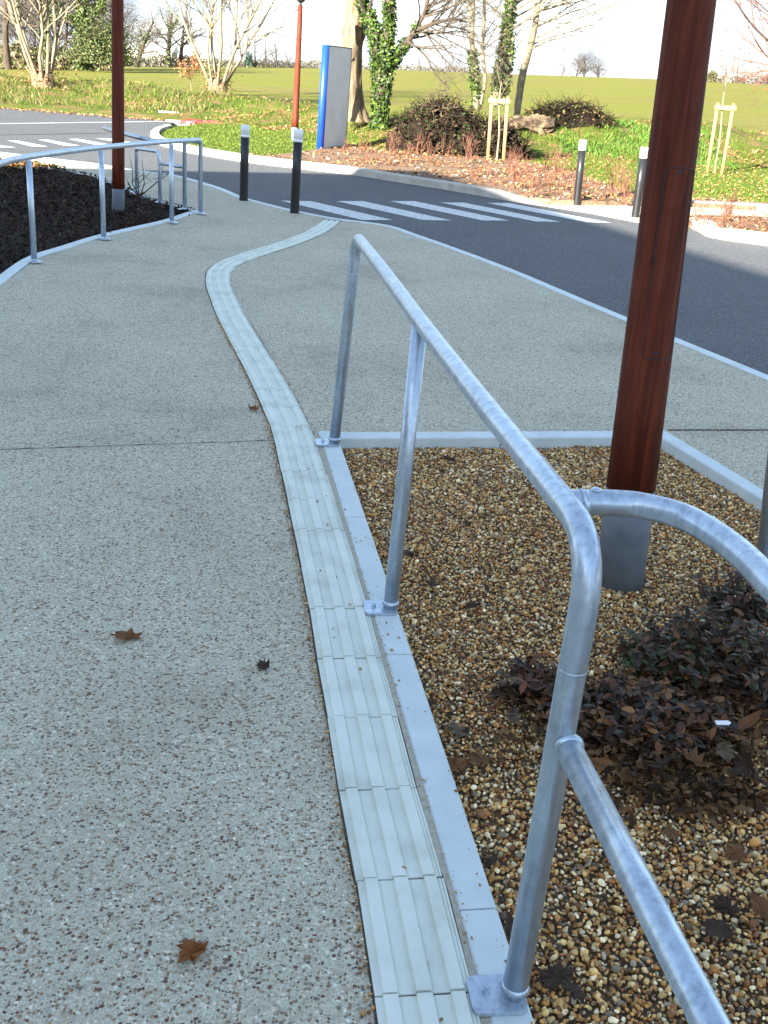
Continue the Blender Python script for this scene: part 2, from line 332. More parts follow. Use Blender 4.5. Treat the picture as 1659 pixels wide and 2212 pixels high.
def terrain():
    ys = np.concatenate([np.arange(18, 60, .3), np.arange(60, 130, 1.5), np.arange(130, 215, 3), np.arange(215, 900, 25)])
    us = np.linspace(-1, 1, 260); V = []
    for y in ys:
        hw = 26+y*.62; x = us*hw; V.append(np.stack([x, np.full_like(x, y), hgt(x, y)], 1))
    V = np.concatenate(V); n = len(us); i, j = np.meshgrid(np.arange(len(ys)-1), np.arange(n-1), indexing='ij')
    a = (i*n+j).ravel(); F = np.stack([a, a+1, a+n+1, a+n], 1)
    cy = np.interp(V[:, 0], CREST[:, 0], CREST[:, 1]); c = V[F].mean(1); isf = c[:, 1] > np.interp(c[:, 0], CREST[:, 0], CREST[:, 1])+4.5+1.0*np.sin(c[:, 0]*.9)
    o1 = mesh('field', V, F[isf], M['field'], smooth=True); tag(o1, kind='structure')
    o2 = mesh('grass_bank', V, F[~isf], M['grass'], smooth=True); tag(o2, kind='structure')
terrain()
# wide dark ground under everything near
tag(mesh('ground', [(-80, -60, -.16), (80, -60, -.16), (80, 22, -.16), (-80, 22, -.16)], [[0, 1, 2, 3]], M['soil']), kind='structure')

# ---------------------------------------------------------------- roads and paving
def W(pts, z=0.): return [at(x, y, z)[:2] for x, y in pts]
kerbline = W([(356, 280), (332, 288), (325, 298), (332, 307), (350, 315), (403, 329), (470, 341), (558, 354), (660, 366), (761, 378), (860, 394), (949, 408), (1030, 422), (1104, 435), (1170, 445)])
kerb_r = W([(1486, 490), (1510, 501), (1531, 512), (1590, 522), (1659, 531)])
kerb_r += [kerb_r[-1]+(kerb_r[-1]-kerb_r[-3])*k for k in (2, 6, 14)]
landing_front = W([(1185, 447), (1280, 462), (1380, 481), (1440, 486)])
P = [np.array((-60, 31.0)), np.array((-6.4, 31.0))]
roadpoly = [(-60, 3), (-60, 31.2), (-6.6, 31.2)]+[tuple(p) for p in kerbline]+[tuple(p) for p in landing_front]+[tuple(p) for p in kerb_r]+[(30, -20), (3, -20)]
edge_px = [(0, 331), (77, 340), (140, 348), (202, 355), (309, 372), (380, 381), (437, 396), (484, 411), (518, 426), (558, 438), (630, 456), (704, 471), (734, 476), (839, 490), (900, 510), (966, 533), (1104, 585), (1283, 661), (1450, 731), (1659, 817)]
edge = W(edge_px); ext = [edge[-1]+(edge[-1]-edge[-3])*k for k in (1, 3)]
leftext = [edge[0]-(edge[1]-edge[0])*k for k in (12, 5)]
edge_full = leftext+edge+ext
bedN_out = W([(686, 940), (1432, 937), (1590, 1032), (1659, 1075)])
d_e = bedN_out[3]-bedN_out[1]; bedN_out[3] = bedN_out[1]+d_e*4.0
kl = W([(1143, 2200), (1008, 1787), (893, 1500), (817, 1277), (755, 1090), (722, 965)])  # inner (gravel) side of left kerb
ko = W([(1046, 2200), (937, 1787), (836, 1448), (776, 1236), (722, 1060), (690, 945)])   # outer side
def lin(P, ys):                                                                          # straight line fit
    P = np.array(P); c = np.polyfit(P[:, 1], P[:, 0], 2); return np.stack([np.polyval(c, ys), ys], 1)
ys = np.linspace(.2, bedN_out[0][1], 16)
ko_l = lin(ko, ys); ki_l = off(ko_l, -.085); ki_l = np.stack([ki_l[:, 0], ki_l[:, 1]], 1)
bed = [tuple(p) for p in ko_l]+[tuple(bedN_out[1]), tuple(bedN_out[3]), (bedN_out[3][0], .2)]
lb_px = [(-60, 660), (0, 622), (75, 566), (150, 540), (225, 516), (300, 498), (371, 481), (432, 460), (400, 452), (370, 443), (320, 428), (286, 416), (215, 387), (141, 370), (77, 357), (0, 349)]
lb = W(lb_px); lb = [np.array((-3.4, 6.9))]+lb+[np.array((-9.5, lb[-1][1]+.1)), np.array((-9.5, 6.9))]
ZP = .014
pave = [tuple(p) for p in edge_full]+[(7, -6), (-16, -6), (-16, edge_full[0][1])]
poly_sheet('pavement', [pave, bed, [tuple(p) for p in lb]], ZP, M['agg'])
poly_sheet('gravel_bed_soil', [bed], -.055, M['soil'])
roadpoly = [(-60, 3), (-60, 31.2), (-6.6, 31.2)]+[tuple(p) for p in kerbline]+[tuple(p) for p in landing_front]+[tuple(p) for p in kerb_r]+[(30, -20), (8, -20)]
eo = off(np.array(edge_full), -.04); roadpoly += [tuple(p) for p in eo[::-1]]+[(-30, eo[0][1])]
poly_sheet('road', [roadpoly], 0, M['asphalt'])
# flush pale edging along the road
ef = catmull(edge_full[2:], 4); strip('edging_strip', off(ef, .0), off(ef, -.09), ZP+.006, M['kerb_blue'], .1)
# paving joints
def thinline(name, a, b, wd, z, mat):
    a = np.array(a); b = np.array(b); d = (b-a)/np.linalg.norm(b-a); n = np.array([-d[1], d[0]])*wd/2; k = 14; L = []; R_ = []
    for i in range(k+1):
        p = a+(b-a)*i/k+n*RNG.normal(0, .6); L.append(p+n*(1+RNG.random()*.4)); R_.append(p-n*(1+RNG.random()*.4))
    return strip(name, L, R_, z, mat, .003)
thinline('paving_joint', at(-200, 985)[:2], at(600, 957)[:2], .003, ZP+.004, M['jointpale'])
thinline('paving_joint', bedN_out[1]+np.array([.03, 0.02]), at(1900, 934)[:2], .010, ZP+.004, M['joint'])
# kerbs of the gravel bed, in units with fine joints
def kerb_units(name, A, B, z0, z1, L, mat, gap=.005):
    A = resample_pair(A, L/6); Bm = resample_pair(B, L/6, len(A)); mb = MB(); k = 6
    for s in range(0, len(A)-1, k):
        e = min(s+k, len(A)-1); V = []; F = []
        idx = list(range(s, e+1))
        for q, i in enumerate(idx):
            a = A[i].copy(); b = Bm[i].copy()
            if q == 0 and s > 0: d = A[i+1]-A[i]; d = d/np.linalg.norm(d)*gap; a = a+d; b = b+d
            ch = .006; u = (b-a)/np.linalg.norm(b-a)*ch
            V += [(*a, z0), (*a, z1-ch), (*(a+u), z1), (*(b-u), z1), (*b, z1-ch), (*b, z0)]
        m = len(idx)
        for q in range(m-1):
            for r in range(5): F.append([6*q+r, 6*q+r+1, 6*q+7+r, 6*q+6+r])
        F += [[0, 5, 4, 3, 2, 1], [6*m-6+r for r in range(6)]]
        mb.add(V, F)
    return tag(mb.build(name, mat), kind='structure')
def resample_pair(P, d, n=None):
    P = np.array(P)[:, :2]; L = np.concatenate([[0], np.cumsum(np.linalg.norm(np.diff(P, axis=0), axis=1))])
    n = n or int(L[-1]/d)+2; s = np.linspace(0, L[-1], n); return np.stack([np.interp(s, L, P[:, i]) for i in range(2)], 1)
kerb_units('bed_kerb', ki_l[::-1][0:], ko_l[::-1][0:], -.09, ZP+.008, 1.1, M['kerb_blue'])
nk_o = np.array([bedN_out[0]+(bedN_out[0]-bedN_out[1])*.0, bedN_out[1]]); nd = (nk_o[1]-nk_o[0])/np.linalg.norm(nk_o[1]-nk_o[0]); nn_ = np.array([nd[1], -nd[0]])
kerb_units('bed_kerb', nk_o+nn_*.003+np.array([[.088*0, 0], [0, 0]]), np.array([nk_o[0]+nn_*.10+nd*.0, nk_o[1]+nn_*.10-nd*.03]), -.09, ZP+.005, 1.0, M['kerb_blue'])
ed = (bedN_out[3]-bedN_out[1])/np.linalg.norm(bedN_out[3]-bedN_out[1]); en = np.array([ed[1], -ed[0]])
if en[0] > 0: en = -en
e0 = bedN_out[1]+ed*.0
kerb_units('bed_kerb', np.array([e0+ed*.002, e0+ed*3.6]), np.array([e0+en*.085+ed*.01, e0+en*.085+ed*3.6]), -.09, ZP+.011, 1.0, M['kerb_blue'])
# left bed edging
le = catmull(np.array(lb[0:9]), 5); kerb_units('bed_edging', off(le, .0), off(le, .09), -.09, ZP+.012, 1.2, M['kerb_blue'], .002)
le2 = catmull(np.array(lb[8:17]), 5); kerb_units('bed_edging', off(le2, .0), off(le2, .05), -.09, ZP+.010, 1.2, M['kerb_blue'], .002)
# sandy paving corner at the far left lies inside the pavement already; far kerb line of the road
kc = catmull(kerbline, 5)
def flat_kerb(name, C, wd, ht, mat, drop=0):
    n = len(C); out = off(C, wd); hh = np.full(n, ht)
    if drop: hh[-drop:] = np.linspace(ht, .012, drop)
    mb = MB(); V = []; F = []
    for i in range(n):
        a = C[i][:2]; b = out[i]; u = (b-a)*.14
        V += [(*a, -.05), (*a, hh[i]-.02*(hh[i] > .03)), (*(a+u), hh[i]), (*b, hh[i]), (*b, -.05)]
    for i in range(n-1):
        for r in range(4): F.append([5*i+r, 5*i+r+1, 5*i+6+r, 5*i+5+r])
    F += [[0, 4, 3, 2, 1], [5*n-5+r for r in range(5)]]
    return tag(mesh(name, V, F, mat), kind='structure')
flat_kerb('road_kerb', kc, .18, .12, M['kerb_white'], 9)
kr = catmull(kerb_r, 4); flat_kerb('road_kerb', kr, .22, .13, M['kerb_white'])
flat_kerb('road_kerb', np.array([[-40, 31.3], [-30, 31.3], [-20, 31.35], [-14.5, 31.45]])[:, :2], .25, .12, M['kerb_white'])
# landing and path beyond the crossing
lp = W([(1168, 441), (1250, 440.5), (1370, 441), (1488, 446), (1659, 455), (1800, 462)], .03); lq = W([(1800, 482), (1659, 468), (1488, 462), (1440, 470), (1440, 488), (1378, 481), (1280, 462), (1185, 446)], .0)
poly_sheet('landing_path', [lp+lq], .022, M['sand'])
bp = np.array(W([(1488, 445), (1570, 449), (1659, 453), (1800, 461)], .03)); flat_kerb('path_kerb', catmull(bp, 4), .10, .11, M['kerb_white'])
# planting bed beyond the crossing, lawn and small bed at the right
kin = off(kc, .2)
mb_back = W([(1400, 425), (1300, 395), (1200, 360), (1100, 345), (980, 335), (860, 325), (760, 314), (700, 320), (640, 330), (570, 336), (500, 330)], .08)
bedpts = [tuple(p) for p in kin[26:]]+[tuple(p) for p in W([(1250, 439), (1370, 439.5), (1488, 443), (1659, 450), (1800, 458)], .05)]+[tuple(p) for p in W([(1800, 445), (1659, 438), (1500, 430)], .08)]+[tuple(p) for p in mb_back]
poly_sheet('planting_bed', [bedpts], .085, M['litter'])
lawn = [tuple(p) for p in kin[:-14]]+[tuple(p) for p in W([(1150, 415), (1370, 424), (1488, 429), (1500, 437), (1659, 444), (1800, 452)], .08)]+[(14, 20), (20, 34), (-1, 28), (-4, 31)]+[tuple(kin[0]+np.array([.25, 2.6]))]
poly_sheet('lawn', [lawn], .075, M['lawn'])
krin = off(kr, .2)
smallbed = [tuple(p) for p in krin[:-4]]+[tuple(p) for p in W([(1800, 484), (1659, 468), (1488, 463), (1455, 470), (1455, 480)], .09)]
poly_sheet('planting_bed', [smallbed], .09, M['litter'])
# crossing stripes
for nm, S in (('crossing_markings', [[(606, 434), (672, 435), (848, 476), (783, 476)], [(726, 435), (784, 435), (976, 477), (914, 476)], [(842, 435), (895, 435), (1101, 477), (1043, 477)], [(951, 438), (1000, 438), (1212, 480), (1157, 479)], [(1052, 439), (1100, 439), (1321, 482), (1269, 481)]]),
              ('far_crossing_markings', [[(-60, 309), (-38, 309), (36, 319), (0, 319)], [(16, 304), (38, 304), (104, 317), (69, 317)], [(82, 302), (104, 302), (173, 315), (139, 315)], [(148, 301), (168, 300), (240, 313), (205, 313)], [(207, 299), (232, 299), (288, 308), (268, 310)]])):
    mb = MB()
    for q in S:
        V = [(*at(x, y)[:2], .004) for x, y in q]; mb.add(V, [[0, 3, 2, 1]])
    tag(mb.build(nm, M['paint']), kind='structure')
thinl = W([(-200, 270), (0, 267.5), (356, 262.5)]); strip('road_edge_line', off(thinl, .06), off(thinl, -.06), .005, M['paint'], .004)
# faint asphalt joint
t2 = W([(-100, 293), (60, 291), (250, 287)]); strip('road_seam', off(t2, .03), off(t2, -.03), .005, M['dark'], .004)

# ---------------------------------------------------------------- tactile guidance strip
Lp = [(815, 2205), (784, 1951), (761, 1879), (741, 1753), (714, 1586), (687, 1451), (670, 1337), (636, 1155), (608, 1020), (586, 924), (568, 886), (536, 818), (490, 719), (466, 681), (449, 628), (446, 611), (451, 584), (492, 562), (539, 546), (618, 523), (671, 500), (704, 478)]
Rp = [(1029, 2205), (962, 1948), (942, 1879), (905, 1748), (863, 1580), (826, 1448), (798, 1333), (741, 1152), (700, 1024), (676, 950), (644, 886), (604, 810), (548, 725), (525, 681), (503, 640), (494, 608), (499, 588), (528, 570), (562, 558), (640, 532), (706, 503), (734, 480)]
C = np.array([(at(*a)+at(*b))[:2]/2 for a, b in zip(Lp, Rp)])
C = np.vstack([C[0]+(C[0]-C[1])*1.9, C]); C = catmull(C, 6)
for _ in range(3): C[1:-1] = (C[:-2]+2*C[1:-1]+C[2:])/4
TW = .192
Ct = resample(C, .316)
prof = [(-.5, 0), (-.5, .35), (-.426, .30), (-.417, 1), (-.27, 1), (-.260, .18), (-.236, .25), (-.10, .25), (-.087, .22), (-.078, 1), (.08, 1), (.090, .18), (.112, .25), (.25, .25), (.263, .22), (.272, 1), (.41, 1), (.420, .18), (.436, .35), (.462, .35), (.466, .1), (.472, .1), (.476, .35), (.5, .35), (.5, 0)]
tm = MB(); RH = .011
for i in range(len(Ct)-1):
    a = Ct[i]; b = Ct[i+1]; d = b-a; L = np.linalg.norm(d); d /= L; n = np.array([d[1], -d[0]]); dz = RNG.normal(0, .0007)
    k = 3 if i > 22 else 1; sh = RNG.normal(0, .0015)
    g = .0028; V = []; F = []
    for e in (g, L-g):
        for (u, h) in prof:
            p = a+d*e+n*(u*TW+sh); V.append((*p, ZP-.01 if h == 0 else ZP+.003+dz+h*RH))
    m = len(prof)
    for r in range(m-1): F.append([r, r+m, r+m+1, r+1])
    F += [list(range(m)), [m+r for r in range(m)][::-1]]
    tm.add(V, F)
to = tm.build('tactile_strip', M['tile']); tag(to, 'winding strip of pale ribbed concrete guidance tiles set into the pavement', 'tactile strip')
strip('tactile_strip_bed', off(C, TW/2+.0055), off(C, -TW/2-.004), ZP+.0025, M['joint'], .02)
# mortar between strip and kerb
mo = [p for p in C if p[1] < bedN_out[0][1]-.05]; mo = np.array(mo); mL = off(mo, -TW/2-.001); mR = np.stack([np.interp(mL[:, 1], ko_l[:, 1], ko_l[:, 0]), mL[:, 1]], 1)
mR[:, 0] = np.maximum(mR[:, 0]+.002, mL[:, 0]+.004); strip('mortar_joint', mL, mR, ZP+.0055, M['mortar'], .02)

# ---------------------------------------------------------------- stones
def ico(sub):
    import bmesh
    bm = bmesh.new(); bmesh.ops.create_icosphere(bm, subdivisions=sub, radius=1); bm.verts.ensure_lookup_table()
    V = np.array([v.co[:] for v in bm.verts]); F = np.array([[v.index for v in f.verts] for f in bm.faces]); bm.free(); return V, F
I1, I2 = ico(1), ico(2)
def rotm(n):
    q = RNG.normal(size=(n, 4)); q /= np.linalg.norm(q, axis=1)[:, None]; a, b, c, d = q.T
    return np.stack([np.stack([1-2*(c*c+d*d), 2*(b*c-a*d), 2*(b*d+a*c)], 1), np.stack([2*(b*c+a*d), 1-2*(b*b+d*d), 2*(c*d-a*b)], 1), np.stack([2*(b*d-a*c), 2*(c*d+a*b), 1-2*(b*b+c*c)], 1)], 1)
PAL = np.array([[.44, .27, .11], [.56, .42, .22], [.31, .15, .05], [.22, .095, .035], [.62, .53, .36], [.72, .68, .58], [.40, .22, .075], [.15, .09, .05], [.24, .23, .21], [.44, .25, .09], [.50, .36, .17], [.10, .075, .06]])
PPR = np.array([.12, .12, .10, .09, .12, .10, .07, .07, .07, .06, .06, .05])
def stones(name, P, S, sub):
    IV, IF = ico(sub); n = len(P); m = len(IV)
    Rm = rotm(n); sh = np.stack([RNG.uniform(.8, 1.25, n), RNG.uniform(.6, 1.0, n), RNG.uniform(.42, .8, n)], 1)
    L = IV[None]*(1+RNG.normal(0, .10, (n, m, 1)))*sh[:, None, :]*S[:, None, None]
    V = np.einsum('nij,nmj->nmi', Rm, L); V[:, :, 2] *= .8; V += P[:, None, :]
    F = (IF[None]+(np.arange(n)*m)[:, None, None]).reshape(-1, 3)
    c = PAL[RNG.choice(len(PAL), n, p=PPR/PPR.sum())]*RNG.uniform(.55, 1.4, (n, 1))*np.array([1.42, 1.2, .84]); c = np.repeat(c, m, 0)
    return V.reshape(-1, 3), F, c
def gravel():
    xs = np.arange(-.45, 2.6, .0104); ys_ = np.arange(.55, 5.35, .0104); gx, gy = np.meshgrid(xs, ys_)
    P = np.stack([gx.ravel(), gy.ravel()], 1); P += RNG.uniform(-.005, .005, P.shape)
    poly = [tuple(p) for p in ki_l]+[tuple(nk_o[0]+nn_*.105+nd*.08), tuple(bedN_out[1]+nn_*.105-nd*.03), tuple(bedN_out[3]+en*.09), (bedN_out[3][0], .2)]
    P = P[inpoly(P, poly)]; P = P[P[:, 0] < .75+P[:, 1]*.46]
    z = -.046+.006*np.sin(P[:, 0]*7)*np.sin(P[:, 1]*5+1)+RNG.uniform(-.004, .007, len(P))
    z += .010*np.clip((P[:, 1]-3.2)/1.2, 0, 1)
    S = np.exp(RNG.normal(math.log(.0058), .30, len(P))); P3 = np.column_stack([P, z]); near = P[:, 1] < 2.3
    a = stones('', P3[near], S[near], 2); b = stones('', P3[~near], S[~near]*1.05, 1)
    V = np.concatenate([a[0], b[0]]); F = np.concatenate([a[1], b[1]+len(a[0])]); c = np.concatenate([a[2], b[2]])
    print('gravel', len(P), len(F))
    o = mesh('gravel', V, F, M['pebble'], smooth=True, col=c); tag(o, 'brown and cream pea gravel filling the kerbed bed around the timber pole', 'gravel', kind='stuff')
gravel()
peb = []
for k in range(4):
    V, F, c = stones('', np.array([[0, 0, 0.]]), np.array([.0058]), 2); peb.append((V, F, PAL[[2, 0, 6, 4][k]]))
px_p = [(677, 1005), (666, 938), (640, 921), (667, 1012), (685, 1083), (707, 1133), (727, 1246), (745, 1334), (781, 1306), (797, 1280), (835, 1345), (780, 1168), (720, 1107), (704, 1023), (872, 1875), (924, 2080), (953, 2203), (778, 1445), (862, 1470), (719, 1358), (722, 1377), (846, 1404), (705, 1072), (654, 985), (862, 1377), (1002, 2017), (1130, 2180), (770, 1170), (640, 893), (838, 1370), (692, 1232), (756, 1305), (1003, 1497)]
for i, (x, y) in enumerate(px_p):
    V, F, c = peb[i % 4]; o = mesh('pebble', V, F, M['pebble'], smooth=True, col=np.tile(c, (len(V), 1)))
    p = at(x, y, ZP+.012); o.location = (p[0], p[1], ZP+.0125); o.rotation_euler = (0, 0, i*1.7); s = .7+.5*RNG.random(); o.scale = (s, s, s)
    tag(o, 'small stray brown pebble lying on the pale tactile strip or its kerb', 'pebble', 'stray pebbles on the strip and kerb')

def grit():
    P = []
    for (edge_, n_, sp, sg) in ((off(C, TW/2+.006), 1900, .010, 1), (off(C, -TW/2-.006), 500, .010, -1), (off(ko_l, .0), 60, .02, 1)):
        L = np.concatenate([[0], np.cumsum(np.linalg.norm(np.diff(edge_, axis=0), axis=1))]); q = RNG.uniform(0, min(L[-1], 6.5), n_)
        x = np.interp(q, L, edge_[:, 0]); y = np.interp(q, L, edge_[:, 1]); P.append(np.stack([x-sg*np.abs(RNG.normal(0, sp, n_)), y], 1))
    P.append(np.column_stack([RNG.uniform(-1.6, -.1, 260), RNG.uniform(1.2, 6, 260)]))
    for (k0, k1) in ((0, len(ki_l)-1),):
        q = RNG.uniform(0, 1, 70); y = ki_l[0][1]+q*(ki_l[-1][1]-ki_l[0][1]); P.append(np.column_stack([np.interp(y, ki_l[:, 1], ki_l[:, 0])-np.abs(RNG.normal(0, .022, 70)), y]))
    P = np.concatenate(P); z = ZP+.004+np.where(inpoly(P, bed), .010, .0); S = np.exp(RNG.normal(math.log(.0026), .35, len(P)))
    V, F, c = stones('', np.column_stack([P, z]), S, 1); tag(mesh('grit', V, F, M['pebble'], smooth=True, col=c*.8), 'loose grit gathered along the edges of the tactile strip', 'grit', kind='stuff')
grit()

# ---------------------------------------------------------------- leaves
def leaf_outline(kind):
    if kind == 'oak':
        pts = [(0, 0), (.06, .12), (.20, .16), (.16, .26), (.33, .34), (.22, .44), (.36, .58), (.22, .64), (.27, .80), (.12, .82), (0, 1.0)]
    elif kind == 'maple':
        pts = [(0, 0), (.1, .08), (.30, .02), (.27, .16), (.48, .24), (.36, .36), (.52, .58), (.30, .56), (.25, .72), (.14, .74), (0, 1.0)]
    else:
        pts = [(0, 0), (.12, .12), (.22, .32), (.24, .52), (.17, .76), (0, 1.0)]
    return pts
def leaf_mesh(kind, size, curl=.25):
    pts = leaf_outline(kind); V = []; F = []; n = len(pts)
    for s in (1, -1):
        b = len(V)
        for (x, y) in pts: V.append((s*x*size*.78+RNG.normal(0, .035*size)*(x > 0), (y-.5)*size+RNG.normal(0, .03*size)*(x > 0), curl*size*(x*x*1.5+.6*(y-.5)**2)+RNG.normal(0, .05*size)))
        V.append((0, 0, .0)); c = len(V)-1
        for i in range(n-1): F.append([b+i, b+i+1, c] if s > 0 else [b+i+1, b+i, c])
    V.append((0.012*size, -.5*size, 0)); V.append((-.012*size, -.5*size, 0)); V.append((0.0, -.72*size, .02*size)); F.append([len(V)-3, len(V)-2, len(V)-1])
    return V, F
LEAFCOL = {'tan': (.32, .18, .08), 'brown': (.15, .068, .028), 'dark': (.05, .03, .02), 'grey': (.13, .095, .065), 'rust': (.20, .07, .02)}
def put_leaf(px, py, z, kind, size, colk, label, group=None, tilt=.15, rz=None, curl=.25):
    V, F = leaf_mesh(kind, size, curl); p = at(px, py, z); c = np.array(LEAFCOL[colk])
    cc = np.clip(c*(1+RNG.normal(0, .12, (len(V), 1))), 0, 1)
    o = mesh('fallen_leaf', V, F, M['dryleaf'], col=cc); o.location = tuple(p); o.rotation_euler = (RNG.normal(0, tilt), RNG.normal(0, tilt), RNG.uniform(0, 6.28) if rz is None else rz)
    md = o.modifiers.new('solid', 'SOLIDIFY'); md.thickness = .0008
    tag(o, label, 'leaf', group); return o
put_leaf(410, 2062, ZP+.006, 'maple', .075, 'rust', 'crumpled rust brown leaf on the pavement nearest the bottom of the picture', rz=2.6, curl=.5)
put_leaf(272, 1375, ZP+.008, 'oak', .10, 'brown', 'curled brown lobed leaf alone on the pavement left of the tactile strip', rz=1.9, curl=.6)
put_leaf(568, 1437, ZP+.008, 'maple', .055, 'dark', 'small near black shrivelled leaf on the pavement beside the strip', rz=.5, curl=.6)
put_leaf(545, 882, ZP+.008, 'maple', .065, 'rust', 'small orange brown leaf touching the outer edge of the strip bend', rz=.9, curl=.5)
GZ = -.032
for (x, y, k, s, c) in [(935, 1257, 'oval', .075, 'dark'), (1020, 1308, 'oak', .075, 'dark'), (1052, 1270, 'oval', .055, 'dark'), (990, 1580, 'oak', .10, 'grey'), (985, 1655, 'oak', .10, 'brown'), (1040, 1640, 'maple', .085, 'brown'), (1075, 1500, 'oak', .11, 'dark'), (1110, 1545, 'oak', .09, 'grey'), (1160, 1420, 'maple', .09, 'brown'), (970, 990, 'oak', .09, 'dark'), (1075, 1160, 'oval', .08, 'tan'), (880, 1195, 'oak', .08, 'dark'), (1010, 1130, 'oak', .07, 'dark'), (1555, 2010, 'maple', .09, 'dark'), (1570, 1960, 'oak', .10, 'dark'), (1645, 1960, 'oval', .10, 'brown'), (1590, 1590, 'oak', .12, 'grey'), (1360, 1690, 'oak', .13, 'brown'), (1330, 1740, 'maple', .10, 'brown'), (1470, 1740, 'maple', .11, 'brown'), (1400, 1660, 'oval', .11, 'brown'), (1530, 1700, 'oak', .12, 'dark'), (1640, 1730, 'oak', .11, 'brown'), (1280, 1780, 'oval', .07, 'brown'), (1120, 1440, 'oak', .10, 'dark'), (1060, 1860, 'oval', .08, 'dark'), (1200, 2110, 'oak', .12, 'dark'), (1100, 2000, 'oval', .07, 'dark'), (1610, 1420, 'oak', .13, 'tan'), (1565, 1395, 'maple', .12, 'tan'), (1240, 2140, 'oak', .09, 'dark'), (900, 1430, 'oval', .06, 'dark'), (930, 1520, 'oak', .06, 'dark'), (1450, 1800, 'oak', .09, 'brown'), (1330, 1870, 'oval', .07, 'dark'), (1590, 1840, 'maple', .08, 'brown')]:
    put_leaf(x, y, GZ+.006, k, s*.85, c, 'dead %s leaf lying on the brown gravel of the near bed' % {'dark': 'blackened', 'grey': 'grey', 'brown': 'brown', 'tan': 'tan'}[c], 'dead leaves on the near gravel bed', .25)
def scatter_leaves(name, P, N_up, size, cols, label, kind='stuff', cat='leaf litter', mat='dryleaf', tilt=.5, asp=.6, sub=None):
    """many small bent leaf faces: quads with a kink"""
    n = len(P); a = RNG.uniform(0, 6.283, n); s = size*RNG.uniform(.6, 1.3, n)
    U = np.stack([np.cos(a), np.sin(a), RNG.normal(0, tilt, n)], 1); U /= np.linalg.norm(U, axis=1)[:, None]
    if N_up is None: N = RNG.normal(0, tilt, (n, 3))+np.array([0, 0, 1])
    else: N = N_up+RNG.normal(0, .45, (n, 3))
    Wd = np.cross(N, U); Wd /= np.linalg.norm(Wd, axis=1)[:, None]+1e-9; Nn = np.cross(U, Wd)
    V = np.stack([P-U*s[:, None]*.5, P+Wd*s[:, None]*asp*.5+Nn*s[:, None]*.12, P+U*s[:, None]*.5, P-Wd*s[:, None]*asp*.5+Nn*s[:, None]*.12], 1).reshape(-1, 3)
    b = np.arange(n)*4; F = np.concatenate([np.stack([b, b+2, b+1], 1), np.stack([b, b+3, b+2], 1)])
    F = np.concatenate([np.stack([b, b+1, b+2], 1), np.stack([b, b+2, b+3], 1)])
    c = np.array(cols)[RNG.integers(0, len(cols), n)]*RNG.uniform(.7, 1.25, (n, 1))
    return V, F, np.repeat(c, 4, 0)
def stuff_leaves(name, P, size, cols, label, cat, mat='dryleaf', tilt=.5, asp=.6, N=None):
    V, F, c = scatter_leaves(name, P, N, size, cols, label, tilt=tilt, asp=asp)
    return tag(mesh(name, V, F, M[mat], col=c), label, cat, kind='stuff')

# ---------------------------------------------------------------- railings
TR = .025
def base_plate(par, p, ang, bolt=True):
    mb = MB(); n = 6; hx, hy, r = .054, .046, .016; z0, z1 = ZP+.009, ZP+.017; pts = []
    for cx, cy, a0 in ((hx-r, hy-r, 0), (-hx+r, hy-r, 90), (-hx+r, -hy+r, 180), (hx-r, -hy+r, 270)):
        for k in range(n+1):
            t = math.radians(a0+90*k/n); pts.append((cx+r*math.cos(t), cy+r*math.sin(t)))
    ca, sa = math.cos(ang), math.sin(ang); c = np.array(p[:2])+np.array([-.034*ca, -.034*sa])
    V = [(c[0]+x*ca-y*sa, c[1]+x*sa+y*ca, z) for z in (z0, z1) for x, y in pts]; m = len(pts)
    mb.add(relto(par, V), [list(range(m))[::-1], [m+i for i in range(m)]]+[[i, (i+1) % m, m+(i+1) % m, m+i] for i in range(m)])
    pl = mb.build('base_plate', M['galv'], par)
    wb = MB(); q = relto(par, (*p[:2], 0))
    wb.tube([(q[0], q[1], z1), (q[0], q[1], z1+.006), (q[0], q[1], z1+.012)], [TR+.0045, TR+.002, TR+.0003], 20); wb.build('weld', M['galv'], pl, True)
    if bolt:
        for (bx, by) in ((-.040, .004),):
            bb = MB(); q = relto(par, (c[0]+(bx+.02)*ca-by*sa, c[1]+(bx+.02)*sa+by*ca, z1))
            bb.tube([(q[0], q[1], q[2]), (q[0], q[1], q[2]+.007)], .0075, 6); bb.tube([(q[0], q[1], q[2]), (q[0], q[1], q[2]+.014)], .0035, 10); bb.build('bolt', M['galv'], pl)
RZ = .97
ang0 = math.radians(8)
nr = thing('handrail', 'galvanised tubular handrail running away along the left kerb of the gravel bed', 'handrail', (.32, 1.58, ZP))
p1b, p1t = at(722, 958, ZP+.01), np.array([-.21, 4.80, RZ]); p2b = at(843, 1315, ZP+.01); p3b = at(1110, 2150, ZP+.01)
railP = [(-.062, 3.95, RZ), (.07, 3.125, RZ), (.21, 2.32, RZ), (.305, 1.82, RZ), (.335, 1.60, RZ)]
full = [p1b, p1t]+[np.array(p) for p in railP[:-1]]+[np.array([.336, 1.585, RZ]), p3b]
fp = [p1b, p1t, np.array([-.062, 3.95, RZ]), np.array([.07, 3.125, RZ]), np.array([.21, 2.32, RZ]), np.array([.30, 1.84, RZ]), np.array([.345, 1.585, RZ]), p3b]
def roundpath(P, rad):
    out = [P[0]]
    for i in range(1, len(P)-1):
        a = P[i-1]-P[i]; b = P[i+1]-P[i]; la, lb_ = np.linalg.norm(a), np.linalg.norm(b); a /= la; b /= lb_; r = min(rad[i], la*.49, lb_*.49)
        for k in range(13):
            t = k/12; out.append((1-t)**2*(P[i]+a*r)+2*t*(1-t)*P[i]+t*t*(P[i]+b*r))
    out.append(P[-1]); return np.array(out)
